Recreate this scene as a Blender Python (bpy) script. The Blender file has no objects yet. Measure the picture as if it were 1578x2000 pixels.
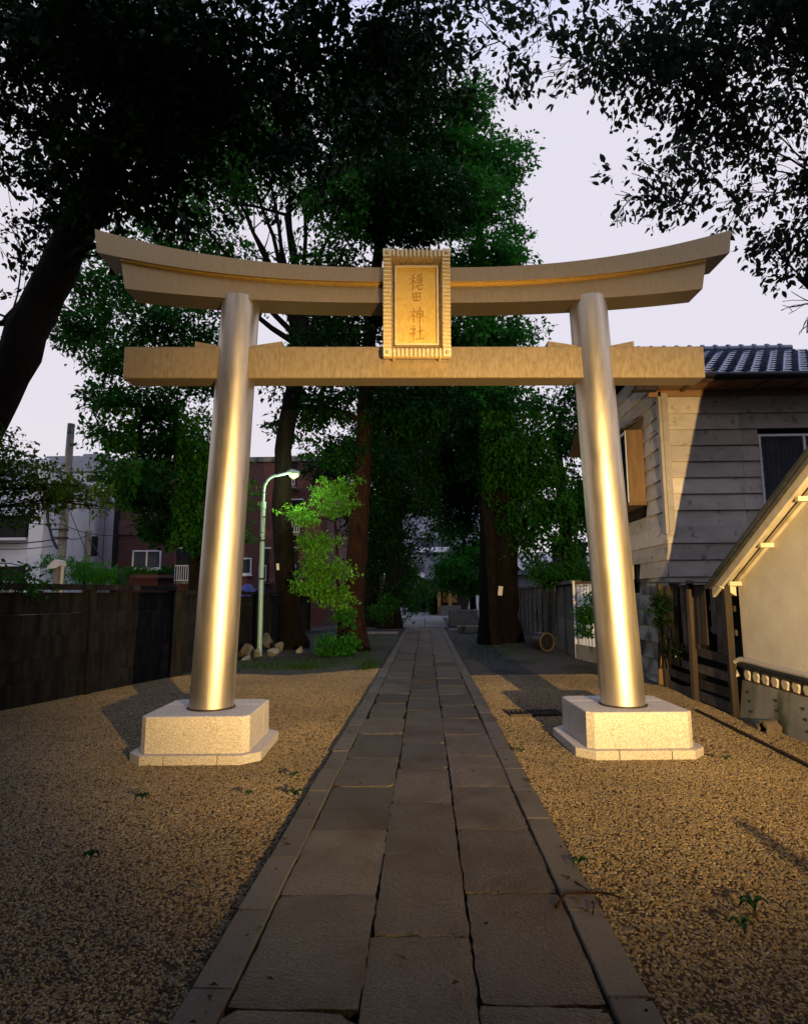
import bpy, math, random
import numpy as np
from mathutils import Vector, Matrix

random.seed(7)
S = bpy.context.scene
COL = S.collection

# ------------------------------------------------------------------ camera
F_PX, CX, CY = 1200.0, 789.0, 1000.0
CAM = Vector((0.046, 0.0, 1.5))
PITCH, YAW, ROLL = 0.133547, 0.033983, 0.0052
FW = Vector((-math.sin(YAW) * math.cos(PITCH), math.cos(YAW) * math.cos(PITCH), math.sin(PITCH)))
_r = FW.cross(Vector((0, 0, 1))).normalized()
_u = _r.cross(FW)
RT = _r * math.cos(ROLL) - _u * math.sin(ROLL)
UP = _u * math.cos(ROLL) + _r * math.sin(ROLL)
cd = bpy.data.cameras.new('camera')
cam = bpy.data.objects.new('camera', cd)
COL.objects.link(cam)
cd.sensor_fit = 'VERTICAL'
cd.sensor_height = 24.0
cd.lens = 24.0 * F_PX / 2000.0
cd.clip_start, cd.clip_end = 0.05, 2000.0
cam.matrix_world = Matrix(((RT.x, UP.x, -FW.x, CAM.x), (RT.y, UP.y, -FW.y, CAM.y), (RT.z, UP.z, -FW.z, CAM.z), (0, 0, 0, 1)))
S.camera = cam

# ------------------------------------------------------------------ sky, sun, exposure
W = bpy.data.worlds.new('World')
S.world = W
W.use_nodes = True
nt = W.node_tree
nt.nodes.clear()
SUN_EL, SUN_AZ = math.radians(1.0), math.radians(215.0)
sky = nt.nodes.new('ShaderNodeTexSky')
sky.sky_type = 'NISHITA'
sky.sun_disc = False
sky.sun_elevation = SUN_EL
sky.sun_rotation = SUN_AZ
sky.air_density, sky.dust_density, sky.ozone_density = 1.0, 0.6, 3.0
b1 = nt.nodes.new('ShaderNodeBackground')
b1.inputs[1].default_value = 0.05
nt.links.new(sky.outputs[0], b1.inputs[0])
tc = nt.nodes.new('ShaderNodeTexCoord')
sx = nt.nodes.new('ShaderNodeSeparateXYZ')
nt.links.new(tc.outputs['Generated'], sx.inputs[0])
rp = nt.nodes.new('ShaderNodeValToRGB')       # pale dusk haze low down, bluer overhead
nt.links.new(sx.outputs[2], rp.inputs[0])
e = rp.color_ramp.elements
e[0].position, e[0].color = 0.0, (0.80, 0.745, 0.80, 1)
e[1].position, e[1].color = 0.95, (0.50, 0.70, 1.35, 1)
m_ = e.new(0.66); m_.color = (0.78, 0.74, 0.83, 1)
b2 = nt.nodes.new('ShaderNodeBackground')
b2.inputs[1].default_value = 1.0
nt.links.new(rp.outputs[0], b2.inputs[0])
ad = nt.nodes.new('ShaderNodeAddShader')
nt.links.new(b1.outputs[0], ad.inputs[0]); nt.links.new(b2.outputs[0], ad.inputs[1])
wo = nt.nodes.new('ShaderNodeOutputWorld')
nt.links.new(ad.outputs[0], wo.inputs[0])

sl = bpy.data.lights.new('sun', 'SUN')
sl.energy, sl.angle, sl.color = 0.10, math.radians(25), (1.0, 0.93, 0.88)
so = bpy.data.objects.new('sun', sl); COL.objects.link(so)
so.rotation_euler = (math.radians(90 - 22), 0, -SUN_AZ + math.pi)
so.location = (30, 30, 30)

S.view_settings.view_transform = 'Standard'
S.view_settings.look = 'None'
S.view_settings.exposure = 0.0
S.view_settings.gamma = 1.0
S.view_settings.use_curve_mapping = False
S.render.engine = 'CYCLES'
S.cycles.use_denoising = True
S.cycles.max_bounces = 6
S.cycles.diffuse_bounces = 3
S.cycles.glossy_bounces = 3
S.cycles.transmission_bounces = 3
S.cycles.transparent_max_bounces = 6
S.cycles.sample_clamp_indirect = 4.0
S.cycles.caustics_reflective = False
S.cycles.caustics_refractive = False

# ------------------------------------------------------------------ helpers
def ray(x, y):
    return FW + RT * ((x - CX) / F_PX) - UP * ((y - CY) / F_PX)

def at(x, y, Y):
    d = ray(x, y); t = (Y - CAM.y) / d.y
    return CAM + d * t

def gnd(x, y, z=0.0):
    d = ray(x, y); t = (z - CAM.z) / d.z
    return CAM + d * t

def atx(x, y, X):
    d = ray(x, y); t = (X - CAM.x) / d.x
    return CAM + d * t

def tag(o, label=None, cat=None, group=None, kind=None):
    if label: o['label'] = label
    if cat: o['category'] = cat
    if group: o['group'] = group
    if kind: o['kind'] = kind
    return o

def empty(name, loc=(0, 0, 0), rz=0.0, label=None, cat=None, group=None, kind=None, parent=None):
    o = bpy.data.objects.new(name, None)
    o.empty_display_size = 0.2
    COL.objects.link(o)
    o.location = loc
    o.rotation_euler = (0, 0, rz)
    if parent: o.parent = parent
    return tag(o, label, cat, group, kind)

def link(name, me, mat=None, parent=None, loc=None, rot=None, scale=None):
    o = bpy.data.objects.new(name, me)
    COL.objects.link(o)
    if mat is not None and len(me.materials) == 0: me.materials.append(mat)
    if parent: o.parent = parent
    if loc is not None: o.location = loc
    if rot is not None: o.rotation_euler = rot
    if scale is not None: o.scale = scale
    return o

class MB:
    def __init__(s): s.v = []; s.f = []
    def add(s, vs, fs):
        n = len(s.v); s.v += [tuple(p) for p in vs]; s.f += [tuple(i + n for i in f) for f in fs]; return s
    def box(s, a, b, bev=0.0):
        x0, y0, z0 = a; x1, y1, z1 = b
        if bev <= 0:
            return s.add([(x0, y0, z0), (x1, y0, z0), (x1, y1, z0), (x0, y1, z0), (x0, y0, z1), (x1, y0, z1), (x1, y1, z1), (x0, y1, z1)],
                  [(0, 3, 2, 1), (4, 5, 6, 7), (0, 1, 5, 4), (1, 2, 6, 5), (2, 3, 7, 6), (3, 0, 4, 7)])
        k = bev
        V = []; idx = {}
        for i, x in enumerate((x0, x1)):
            for j, y in enumerate((y0, y1)):
                for l, z in enumerate((z0, z1)):
                    sxn, syn, szn = (1, -1)[i], (1, -1)[j], (1, -1)[l]
                    idx[i, j, l, 'x'] = len(V); V.append((x, y + syn * k, z + szn * k))
                    idx[i, j, l, 'y'] = len(V); V.append((x + sxn * k, y, z + szn * k))
                    idx[i, j, l, 'z'] = len(V); V.append((x + sxn * k, y + syn * k, z))
        Fc = []
        I = idx
        for i in (0, 1):
            q = [I[i, 0, 0, 'x'], I[i, 1, 0, 'x'], I[i, 1, 1, 'x'], I[i, 0, 1, 'x']]
            Fc.append(q if i else q[::-1])
            q = [I[0, i, 0, 'y'], I[1, i, 0, 'y'], I[1, i, 1, 'y'], I[0, i, 1, 'y']]
            Fc.append(q[::-1] if i else q)
            q = [I[0, 0, i, 'z'], I[1, 0, i, 'z'], I[1, 1, i, 'z'], I[0, 1, i, 'z']]
            Fc.append(q if i else q[::-1])
        for i in (0, 1):
            for j in (0, 1):
                q = [I[i, j, 0, 'x'], I[i, j, 0, 'y'], I[i, j, 1, 'y'], I[i, j, 1, 'x']]
                Fc.append(q if (i + j) % 2 else q[::-1])
                q = [I[i, 0, j, 'x'], I[i, 0, j, 'z'], I[i, 1, j, 'z'], I[i, 1, j, 'x']]
                Fc.append(q if (i + j) % 2 == 0 else q[::-1])
                q = [I[0, i, j, 'y'], I[0, i, j, 'z'], I[1, i, j, 'z'], I[1, i, j, 'y']]
                Fc.append(q if (i + j) % 2 else q[::-1])
                for l in (0, 1):
                    t = [I[i, j, l, 'x'], I[i, j, l, 'y'], I[i, j, l, 'z']]
                    Fc.append(t if (i + j + l) % 2 else t[::-1])
        return s.add(V, Fc)
    def obox(s, a, b, w, h, up=(0, 0, 1)):      # bar from a to b, width w (sideways), height h
        a = Vector(a); b = Vector(b); d = (b - a).normalized(); up = Vector(up)
        sd = d.cross(up)
        if sd.length < 1e-4: sd = d.cross(Vector((1, 0, 0)))
        sd.normalize(); u = sd.cross(d)
        V = []
        for p in (a, b):
            for i, j in ((-1, -1), (1, -1), (1, 1), (-1, 1)):
                V.append(p + sd * (i * w / 2) + u * (j * h / 2))
        return s.add(V, [(3, 2, 1, 0), (4, 5, 6, 7), (0, 1, 5, 4), (1, 2, 6, 5), (2, 3, 7, 6), (3, 0, 4, 7)])
    def tube(s, pts, rad, n=8, cap=True):
        pts = [Vector(p) for p in pts]
        if not hasattr(rad, '__len__'): rad = [rad] * len(pts)
        V = []; Fc = []; ref = None
        for i, p in enumerate(pts):
            d = (pts[min(i + 1, len(pts) - 1)] - pts[max(i - 1, 0)])
            if d.length < 1e-9: d = Vector((0, 0, 1))
            d.normalize()
            if ref is None:
                ref = Vector((1, 0, 0)) if abs(d.x) < 0.9 else Vector((0, 1, 0))
            ref = (ref - d * ref.dot(d))
            if ref.length < 1e-6: ref = d.orthogonal()
            ref.normalize(); b = d.cross(ref)
            for k in range(n):
                a = 2 * math.pi * k / n
                V.append(p + (ref * math.cos(a) + b * math.sin(a)) * rad[i])
        for i in range(len(pts) - 1):
            for k in range(n):
                Fc.append((i * n + k, i * n + (k + 1) % n, (i + 1) * n + (k + 1) % n, (i + 1) * n + k))
        if cap:
            Fc.append(tuple(range(n - 1, -1, -1))); Fc.append(tuple((len(pts) - 1) * n + k for k in range(n)))
        return s.add(V, Fc)
    def prism(s, poly, ax, a0, a1):             # poly in the other two axes, extruded along ax from a0 to a1
        n = len(poly)
        def mk(p, t):
            q = list(p); q.insert(ax, t); return tuple(q)
        V = [mk(p, a0) for p in poly] + [mk(p, a1) for p in poly]
        Fc = [tuple(range(n - 1, -1, -1)), tuple(range(n, 2 * n))]
        for i in range(n):
            Fc.append((i, (i + 1) % n, n + (i + 1) % n, n + i))
        return s.add(V, Fc)
    def lathe(s, prof, n=20, c=(0, 0, 0)):
        V = []; Fc = []
        for r, z in prof:
            for k in range(n):
                a = 2 * math.pi * k / n
                V.append((c[0] + r * math.cos(a), c[1] + r * math.sin(a), c[2] + z))
        for i in range(len(prof) - 1):
            for k in range(n):
                Fc.append((i * n + k, i * n + (k + 1) % n, (i + 1) * n + (k + 1) % n, (i + 1) * n + k))
        Fc.append(tuple(range(n - 1, -1, -1))); Fc.append(tuple((len(prof) - 1) * n + k for k in range(n)))
        return s.add(V, Fc)
    def mesh(s, name='m', smooth=False, fixn=True):
        me = bpy.data.meshes.new(name)
        me.from_pydata(s.v, [], s.f)
        if fixn:
            import bmesh
            bm = bmesh.new(); bm.from_mesh(me); bmesh.ops.recalc_face_normals(bm, faces=bm.faces); bm.to_mesh(me); bm.free()
        if smooth:
            me.polygons.foreach_set('use_smooth', [True] * len(me.polygons))
            try: me.set_sharp_from_angle(angle=math.radians(40))
            except Exception: pass
        me.update()
        return me
    def build(s, name, mat, parent=None, smooth=False, **k):
        return link(name, s.mesh(name, smooth), mat, parent, **k)

UNIT = MB().box((-.5, -.5, -.5), (.5, .5, .5)).mesh('unit_block')
_unit_by_mat = {}
def piece(name, mat, parent, c, dims, rot=(0, 0, 0)):   # alike pieces share one mesh
    if mat.name not in _unit_by_mat:
        me = UNIT.copy(); me.materials.append(mat); _unit_by_mat[mat.name] = me
    return link(name, _unit_by_mat[mat.name], None, parent, c, rot, dims)

# ------------------------------------------------------------------ materials
def N(t, ty, **k):
    n = t.nodes.new(ty)
    for a, b in k.items(): setattr(n, a, b)
    return n

def mat(name, c1, c2, scale=6.0, rough=0.75, metal=0.0, bump=0.25, bscale=40.0, rnd=0.12, stretch=(1, 1, 1),
        c3=None, s3=1.2, t3=(0.5, 0.7), spec=0.4, streak=None, bdist=0.01, coords='world'):
    m = bpy.data.materials.new(name); m.use_nodes = True
    t = m.node_tree; t.nodes.clear()
    out = N(t, 'ShaderNodeOutputMaterial'); p = N(t, 'ShaderNodeBsdfPrincipled')
    t.links.new(p.outputs[0], out.inputs[0])
    oi = N(t, 'ShaderNodeObjectInfo')
    if coords == 'world':
        src = N(t, 'ShaderNodeNewGeometry').outputs['Position']
    else:
        src = N(t, 'ShaderNodeTexCoord').outputs['Object']
    mul = N(t, 'ShaderNodeMath', operation='MULTIPLY'); mul.inputs[1].default_value = 23.0
    t.links.new(oi.outputs['Random'], mul.inputs[0])
    va = N(t, 'ShaderNodeVectorMath', operation='ADD')
    t.links.new(src, va.inputs[0]); t.links.new(mul.outputs[0], va.inputs[1])
    mp = N(t, 'ShaderNodeMapping'); mp.inputs['Scale'].default_value = stretch
    t.links.new(va.outputs[0], mp.inputs[0])
    n1 = N(t, 'ShaderNodeTexNoise'); n1.inputs['Scale'].default_value = scale; n1.inputs['Detail'].default_value = 7; n1.inputs['Roughness'].default_value = .62
    t.links.new(mp.outputs[0], n1.inputs['Vector'])
    r1 = N(t, 'ShaderNodeMapRange'); r1.inputs[1].default_value = .32; r1.inputs[2].default_value = .68
    t.links.new(n1.outputs[0], r1.inputs[0])
    mx = N(t, 'ShaderNodeMix', data_type='RGBA')
    mx.inputs[6].default_value = (*c1, 1); mx.inputs[7].default_value = (*c2, 1)
    t.links.new(r1.outputs[0], mx.inputs[0])
    colr = mx.outputs[2]
    if c3 is not None:
        n3 = N(t, 'ShaderNodeTexNoise'); n3.inputs['Scale'].default_value = s3; n3.inputs['Detail'].default_value = 5
        if streak:
            mp3 = N(t, 'ShaderNodeMapping'); mp3.inputs['Scale'].default_value = streak
            t.links.new(va.outputs[0], mp3.inputs[0]); t.links.new(mp3.outputs[0], n3.inputs['Vector'])
        else:
            t.links.new(va.outputs[0], n3.inputs['Vector'])
        r3 = N(t, 'ShaderNodeMapRange'); r3.inputs[1].default_value = t3[0]; r3.inputs[2].default_value = t3[1]
        t.links.new(n3.outputs[0], r3.inputs[0])
        m3 = N(t, 'ShaderNodeMix', data_type='RGBA'); m3.inputs[7].default_value = (*c3, 1)
        t.links.new(colr, m3.inputs[6]); t.links.new(r3.outputs[0], m3.inputs[0])
        colr = m3.outputs[2]
    hs = N(t, 'ShaderNodeHueSaturation')
    rr = N(t, 'ShaderNodeMapRange'); rr.inputs[3].default_value = 1 - rnd; rr.inputs[4].default_value = 1 + rnd
    t.links.new(oi.outputs['Random'], rr.inputs[0]); t.links.new(rr.outputs[0], hs.inputs['Value'])
    t.links.new(colr, hs.inputs['Color']); t.links.new(hs.outputs[0], p.inputs['Base Color'])
    p.inputs['Roughness'].default_value = rough
    if metal > .3:
        rv = N(t, 'ShaderNodeMapRange'); rv.inputs[1].default_value = .3; rv.inputs[2].default_value = .7; rv.inputs[3].default_value = rough - .08; rv.inputs[4].default_value = rough + .10
        t.links.new(n1.outputs[0], rv.inputs[0]); t.links.new(rv.outputs[0], p.inputs['Roughness'])
    p.inputs['Metallic'].default_value = metal
    p.inputs['Specular IOR Level'].default_value = spec
    if bump > 0:
        n2 = N(t, 'ShaderNodeTexNoise'); n2.inputs['Scale'].default_value = bscale; n2.inputs['Detail'].default_value = 5
        t.links.new(mp.outputs[0], n2.inputs['Vector'])
        bp = N(t, 'ShaderNodeBump'); bp.inputs['Strength'].default_value = bump; bp.inputs['Distance'].default_value = bdist
        t.links.new(n2.outputs[0], bp.inputs['Height']); t.links.new(bp.outputs[0], p.inputs['Normal'])
    return m

def leaf_mat(name, c1, c2, c3=None, transl=0.3, rough=0.45):
    m = bpy.data.materials.new(name); m.use_nodes = True
    t = m.node_tree; t.nodes.clear()
    out = N(t, 'ShaderNodeOutputMaterial'); p = N(t, 'ShaderNodeBsdfPrincipled')
    a = N(t, 'ShaderNodeAttribute', attribute_name='rnd')
    r = N(t, 'ShaderNodeValToRGB'); t.links.new(a.outputs['Fac'], r.inputs[0])
    e = r.color_ramp.elements
    e[0].color = (*c1, 1); e[1].color = (*c2, 1); e[1].position = .8
    if c3:
        q = e.new(1.0); q.color = (*c3, 1)
    t.links.new(r.outputs[0], p.inputs['Base Color'])
    p.inputs['Roughness'].default_value = rough; p.inputs['Specular IOR Level'].default_value = .06
    tr = N(t, 'ShaderNodeBsdfTranslucent'); t.links.new(r.outputs[0], tr.inputs[0])
    ms = N(t, 'ShaderNodeMixShader'); ms.inputs[0].default_value = transl
    t.links.new(p.outputs[0], ms.inputs[1]); t.links.new(tr.outputs[0], ms.inputs[2]); t.links.new(ms.outputs[0], out.inputs[0])
    return m

def emit_mat(name, c, s):
    m = bpy.data.materials.new(name); m.use_nodes = True
    t = m.node_tree; t.nodes.clear()
    out = N(t, 'ShaderNodeOutputMaterial'); e = N(t, 'ShaderNodeEmission')
    e.inputs[0].default_value = (*c, 1); e.inputs[1].default_value = s
    t.links.new(e.outputs[0], out.inputs[0])
    return m

def glass_mat(name, c, rough=.05):
    m = bpy.data.materials.new(name); m.use_nodes = True
    t = m.node_tree; p = t.nodes['Principled BSDF']
    p.inputs['Base Color'].default_value = (*c, 1); p.inputs['Roughness'].default_value = rough
    p.inputs['Specular IOR Level'].default_value = .8
    tr = N(t, 'ShaderNodeBsdfTransparent'); ms = N(t, 'ShaderNodeMixShader'); ms.inputs[0].default_value = .55
    o = t.nodes['Material Output']
    t.links.new(p.outputs[0], ms.inputs[1]); t.links.new(tr.outputs[0], ms.inputs[2]); t.links.new(ms.outputs[0], o.inputs[0])
    return m

def brick_mat(name, c1, c2, mortar, scale, w=.5, h=.25, plane='xz'):
    m = mat(name, c1, c2, bump=.1, rnd=.0)
    t = m.node_tree
    g = N(t, 'ShaderNodeNewGeometry'); sp = N(t, 'ShaderNodeSeparateXYZ'); cb = N(t, 'ShaderNodeCombineXYZ')
    t.links.new(g.outputs['Position'], sp.inputs[0])
    ad_ = N(t, 'ShaderNodeMath', operation='ADD')
    t.links.new(sp.outputs[0], ad_.inputs[0]); t.links.new(sp.outputs[1], ad_.inputs[1])
    t.links.new(ad_.outputs[0], cb.inputs[0]); t.links.new(sp.outputs[2], cb.inputs[1])
    b = N(t, 'ShaderNodeTexBrick')
    t.links.new(cb.outputs[0], b.inputs['Vector'])
    b.inputs['Color1'].default_value = (*c1, 1); b.inputs['Color2'].default_value = (*c2, 1); b.inputs['Mortar'].default_value = (*mortar, 1)
    b.inputs['Scale'].default_value = scale; b.inputs['Mortar Size'].default_value = .03
    b.inputs['Brick Width'].default_value = w; b.inputs['Row Height'].default_value = h
    p = [n for n in t.nodes if n.type == 'BSDF_PRINCIPLED'][0]
    t.links.new(b.outputs[0], p.inputs['Base Color'])
    return m

M = {}
M['ground'] = mat('dirt_and_fine_gravel', (.022, .021, .019), (.07, .066, .06), 30, .95, bump=.8, bscale=160, c3=(.012, .016, .007), s3=.5, t3=(.5, .62), rnd=0, bdist=.02)
M['bed'] = mat('gravel_bed', (.022, .013, .006), (.05, .031, .015), 60, .95, bump=.6, bscale=120, rnd=0)
M['soil'] = mat('joint_soil', (.018, .011, .006), (.035, .021, .011), 30, .95, bump=.5, bscale=150, rnd=0)
M['slab'] = mat('granite_slab', (.030, .024, .017), (.130, .110, .087), 85, .5, bump=1.0, bscale=70, c3=(.052, .034, .019), s3=2.6, t3=(.44, .70), rnd=.3, bdist=.016)
M['kerb'] = mat('kerb_granite', (.075, .063, .048), (.115, .10, .08), 60, .75, bump=.35, bscale=200, c3=(.046, .036, .026), s3=2.0, t3=(.5, .75), rnd=.18)
M['pave'] = mat('far_paving', (.12, .12, .115), (.19, .19, .18), 8, .8, rnd=.1)
M['block'] = mat('white_granite', (.36, .32, .28), (.74, .69, .63), 75, .7, bump=.2, bscale=120, c3=(.33, .27, .21), s3=95, t3=(.56, .64), rnd=.03)
M['beam'] = mat('weathered_bronze_sheet', (.33, .25, .14), (.38, .29, .17), 40, .42, .6, .08, 400, 0.03, (1, 1, .35), c3=(.285, .21, .115), s3=20, t3=(.50, .8), streak=(4, 4, .35))
M['steel'] = mat('satin_steel', (.56, .50, .41), (.64, .58, .49), 3, .44, 1.0, .03, 200, 0, (1, 1, .25), c3=(.42, .36, .28), s3=4, t3=(.48, .75), streak=(3, 3, .25))
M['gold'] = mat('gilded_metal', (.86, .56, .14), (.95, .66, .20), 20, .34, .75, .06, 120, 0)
M['gold_dull'] = mat('dull_gilding', (.52, .38, .20), (.60, .45, .25), 20, .45, .6, .06, 120, 0)
M['gold_line'] = mat('shaded_gilding', (.55, .32, .08), (.62, .38, .10), 20, .45, .5, .05, 120, 0)
M['gold_pale'] = mat('pale_gilding', (.95, .80, .46), (.98, .86, .55), 20, .38, .5, .05, 120, 0)
M['gold_panel'] = mat('gold_panel', (.90, .56, .12), (.98, .66, .17), 30, .42, .55, .05, 160, 0)
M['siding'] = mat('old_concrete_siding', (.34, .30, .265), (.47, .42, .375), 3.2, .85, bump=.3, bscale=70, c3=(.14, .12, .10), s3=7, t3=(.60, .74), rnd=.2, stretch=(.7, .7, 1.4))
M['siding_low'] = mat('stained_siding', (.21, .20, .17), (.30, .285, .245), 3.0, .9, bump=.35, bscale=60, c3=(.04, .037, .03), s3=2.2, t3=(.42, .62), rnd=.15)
M['trim'] = mat('grey_trim', (.26, .23, .21), (.34, .31, .28), 5, .8, bump=.2, rnd=.05)
M['brownwood'] = mat('brown_wood', (.11, .062, .026), (.18, .105, .046), 8, .65, bump=.3, stretch=(1, 1, .2), rnd=.12)
M['soffit'] = mat('soffit_wood', (.20, .105, .05), (.28, .15, .075), 7, .75, bump=.25, stretch=(.2, 1, 1), rnd=.1)
M['darkwood'] = mat('dark_weathered_wood', (.018, .013, .010), (.050, .035, .025), 7, .85, bump=.45, stretch=(2, 2, .15), rnd=.3)
M['greywood'] = mat('grey_weathered_wood', (.055, .043, .035), (.12, .098, .08), 8, .85, bump=.5, stretch=(2, 2, .15), rnd=.35, c3=(.025, .018, .013), s3=4, t3=(.48, .7))
M['tile'] = mat('glazed_roof_tile', (.09, .11, .16), (.14, .17, .24), 5, .26, .0, .1, 60, .18, spec=.8)
M['verge'] = mat('verge_tile', (.018, .019, .022), (.045, .046, .052), 12, .55, bump=.2, rnd=.25)
M['black'] = mat('black_metal', (.012, .012, .014), (.02, .02, .022), 8, .45, .3, bump=.1)
M['dark'] = mat('dark_interior', (.008, .008, .008), (.015, .014, .013), 5, .9, bump=0)
M['stucco'] = mat('cream_stucco', (.50, .465, .40), (.58, .54, .47), 4, .9, bump=.5, bscale=110, c3=(.42, .375, .305), s3=1.6, t3=(.5, .8), rnd=0)
M['creamwood'] = mat('cream_painted_board', (.42, .37, .29), (.50, .45, .36), 6, .7, bump=.15, rnd=.08, c3=(.30, .25, .18), s3=5, t3=(.5, .75))
M['concrete'] = mat('mossy_concrete', (.15, .145, .125), (.23, .22, .19), 5, .9, bump=.5, bscale=70, c3=(.05, .058, .028), s3=3, t3=(.46, .66), streak=(1, 1, .5), rnd=.08)
M['redtile'] = mat('maroon_tile', (.06, .022, .018), (.09, .035, .028), 6, .6, rnd=.1)
M['lozenge'] = mat('cream_lozenge', (.42, .37, .30), (.50, .45, .37), 8, .7, rnd=.12)
M['pipe'] = mat('grey_pipe', (.30, .28, .26), (.42, .39, .36), 30, .6, bump=.2, rnd=0)
M['wallplank'] = mat('shaded_stained_plank', (.011, .010, .010), (.026, .025, .025), 4, .92, bump=.4, bscale=60, c3=(.005, .005, .005), s3=3.2, t3=(.38, .66), streak=(3, 3, .35), rnd=.15, spec=.15)  # near-black base carries the wall's shade; the streaks are stains
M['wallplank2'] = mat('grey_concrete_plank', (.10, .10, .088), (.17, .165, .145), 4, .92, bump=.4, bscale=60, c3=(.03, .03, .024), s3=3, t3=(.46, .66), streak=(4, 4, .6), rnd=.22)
M['white_wall'] = mat('pale_render', (.58, .60, .68), (.68, .70, .77), 1.3, .85, bump=.1, c3=(.46, .48, .55), s3=1, t3=(.5, .8), streak=(2, 2, .25), rnd=.04)
M['brick'] = brick_mat('red_brick', (.085, .020, .018), (.13, .035, .028), (.075, .055, .052), 4.0)
M['brick2'] = brick_mat('dark_brick', (.10, .028, .028), (.15, .05, .045), (.10, .08, .08), 4.0)
M['frame'] = mat('white_aluminium', (.62, .63, .66), (.70, .71, .74), 6, .4, bump=0, rnd=.04)
M['curtain'] = mat('pale_curtain', (.30, .32, .38), (.42, .44, .50), 4, .9, bump=.2, stretch=(6, 6, .3))
M['glass'] = glass_mat('window_glass', (.02, .025, .035))
M['lamp_green'] = mat('pale_green_paint', (.24, .42, .44), (.30, .48, .50), 8, .45, .1, .08, rnd=0)
M['pole'] = mat('pole_concrete', (.17, .16, .16), (.24, .23, .22), 5, .85, bump=.3, c3=(.06, .055, .06), s3=2, t3=(.45, .7), streak=(2, 2, .4))
M['cable'] = mat('black_cable', (.012, .012, .015), (.02, .02, .025), 5, .6, bump=0)
M['bark'] = mat('dark_bark', (.004, .0035, .003), (.012, .010, .008), 9, .95, bump=1.0, bscale=22, stretch=(1, 1, .22), rnd=0, bdist=.04, spec=.1)
M['bark_red'] = mat('reddish_bark', (.010, .005, .004), (.036, .017, .011), 11, .95, bump=1.0, bscale=26, stretch=(1, 1, .18), rnd=0, bdist=.04, spec=.1)
M['bark_moss'] = mat('mossy_bark', (.03, .027, .018), (.07, .065, .04), 7, .95, bump=1.0, bscale=20, stretch=(1, 1, .3), rnd=0, bdist=.04)
M['rock'] = mat('pale_rock', (.10, .10, .09), (.20, .195, .18), 5, .9, bump=.6, bscale=25, rnd=.2)
M['brownrock'] = mat('brown_rock', (.07, .05, .035), (.13, .10, .075), 9, .9, bump=.6, bscale=40, rnd=.1)
M['paper'] = mat('pale_card', (.55, .53, .46), (.62, .60, .53), 8, .8, bump=0)
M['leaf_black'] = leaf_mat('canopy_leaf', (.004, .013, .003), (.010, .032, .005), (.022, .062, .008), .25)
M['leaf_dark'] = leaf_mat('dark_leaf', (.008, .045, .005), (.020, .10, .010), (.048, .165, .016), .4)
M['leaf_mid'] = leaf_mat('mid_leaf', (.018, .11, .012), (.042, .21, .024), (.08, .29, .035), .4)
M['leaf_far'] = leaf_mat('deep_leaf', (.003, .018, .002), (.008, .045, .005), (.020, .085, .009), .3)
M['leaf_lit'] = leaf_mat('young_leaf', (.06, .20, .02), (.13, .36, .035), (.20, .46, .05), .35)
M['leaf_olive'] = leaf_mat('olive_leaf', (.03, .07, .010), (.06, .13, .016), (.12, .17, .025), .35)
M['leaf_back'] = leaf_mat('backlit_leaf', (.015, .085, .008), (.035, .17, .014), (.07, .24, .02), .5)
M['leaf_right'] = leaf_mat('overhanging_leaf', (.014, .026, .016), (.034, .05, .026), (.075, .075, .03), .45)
M['hedge'] = leaf_mat('hedge_leaf', (.018, .06, .014), (.035, .11, .022), None, .25)
M['fallen'] = leaf_mat('fallen_leaf', (.008, .03, .013), (.02, .06, .025), None, .15)
M['grass'] = leaf_mat('moss_grass', (.02, .055, .010), (.045, .10, .016), None, .25)
M['shrinewood'] = mat('warm_shrine_wood', (.42, .24, .08), (.52, .32, .12), 6, .7, bump=.2)
M['blue_sheet'] = mat('blue_tarp', (.02, .03, .22), (.035, .05, .32), 3, .5, bump=.2)
M['bluewall'] = mat('bluish_block', (.22, .23, .32), (.30, .31, .40), 3, .85, bump=.2)
M['iron'] = mat('rusty_iron', (.035, .03, .027), (.07, .055, .045), 20, .6, .6, .2)

# ------------------------------------------------------------------ ground, path, gravel
def sheet(name, pts, z, m, parent=None, kind=None):
    me = bpy.data.meshes.new(name)
    me.from_pydata([(x, y, z) for x, y in pts], [], [tuple(range(len(pts)))])
    o = link(name, me, m, parent)
    if kind: o['kind'] = kind
    return o

sheet('ground', [(-300, -120), (300, -120), (300, 420), (-300, 420)], -.045, M['ground'], kind='structure')
path = sheet('path', [(-.93, .6), (.93, .6), (.93, 28.9), (-.93, 28.9)], -.036, M['soil'], kind='structure')

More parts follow.
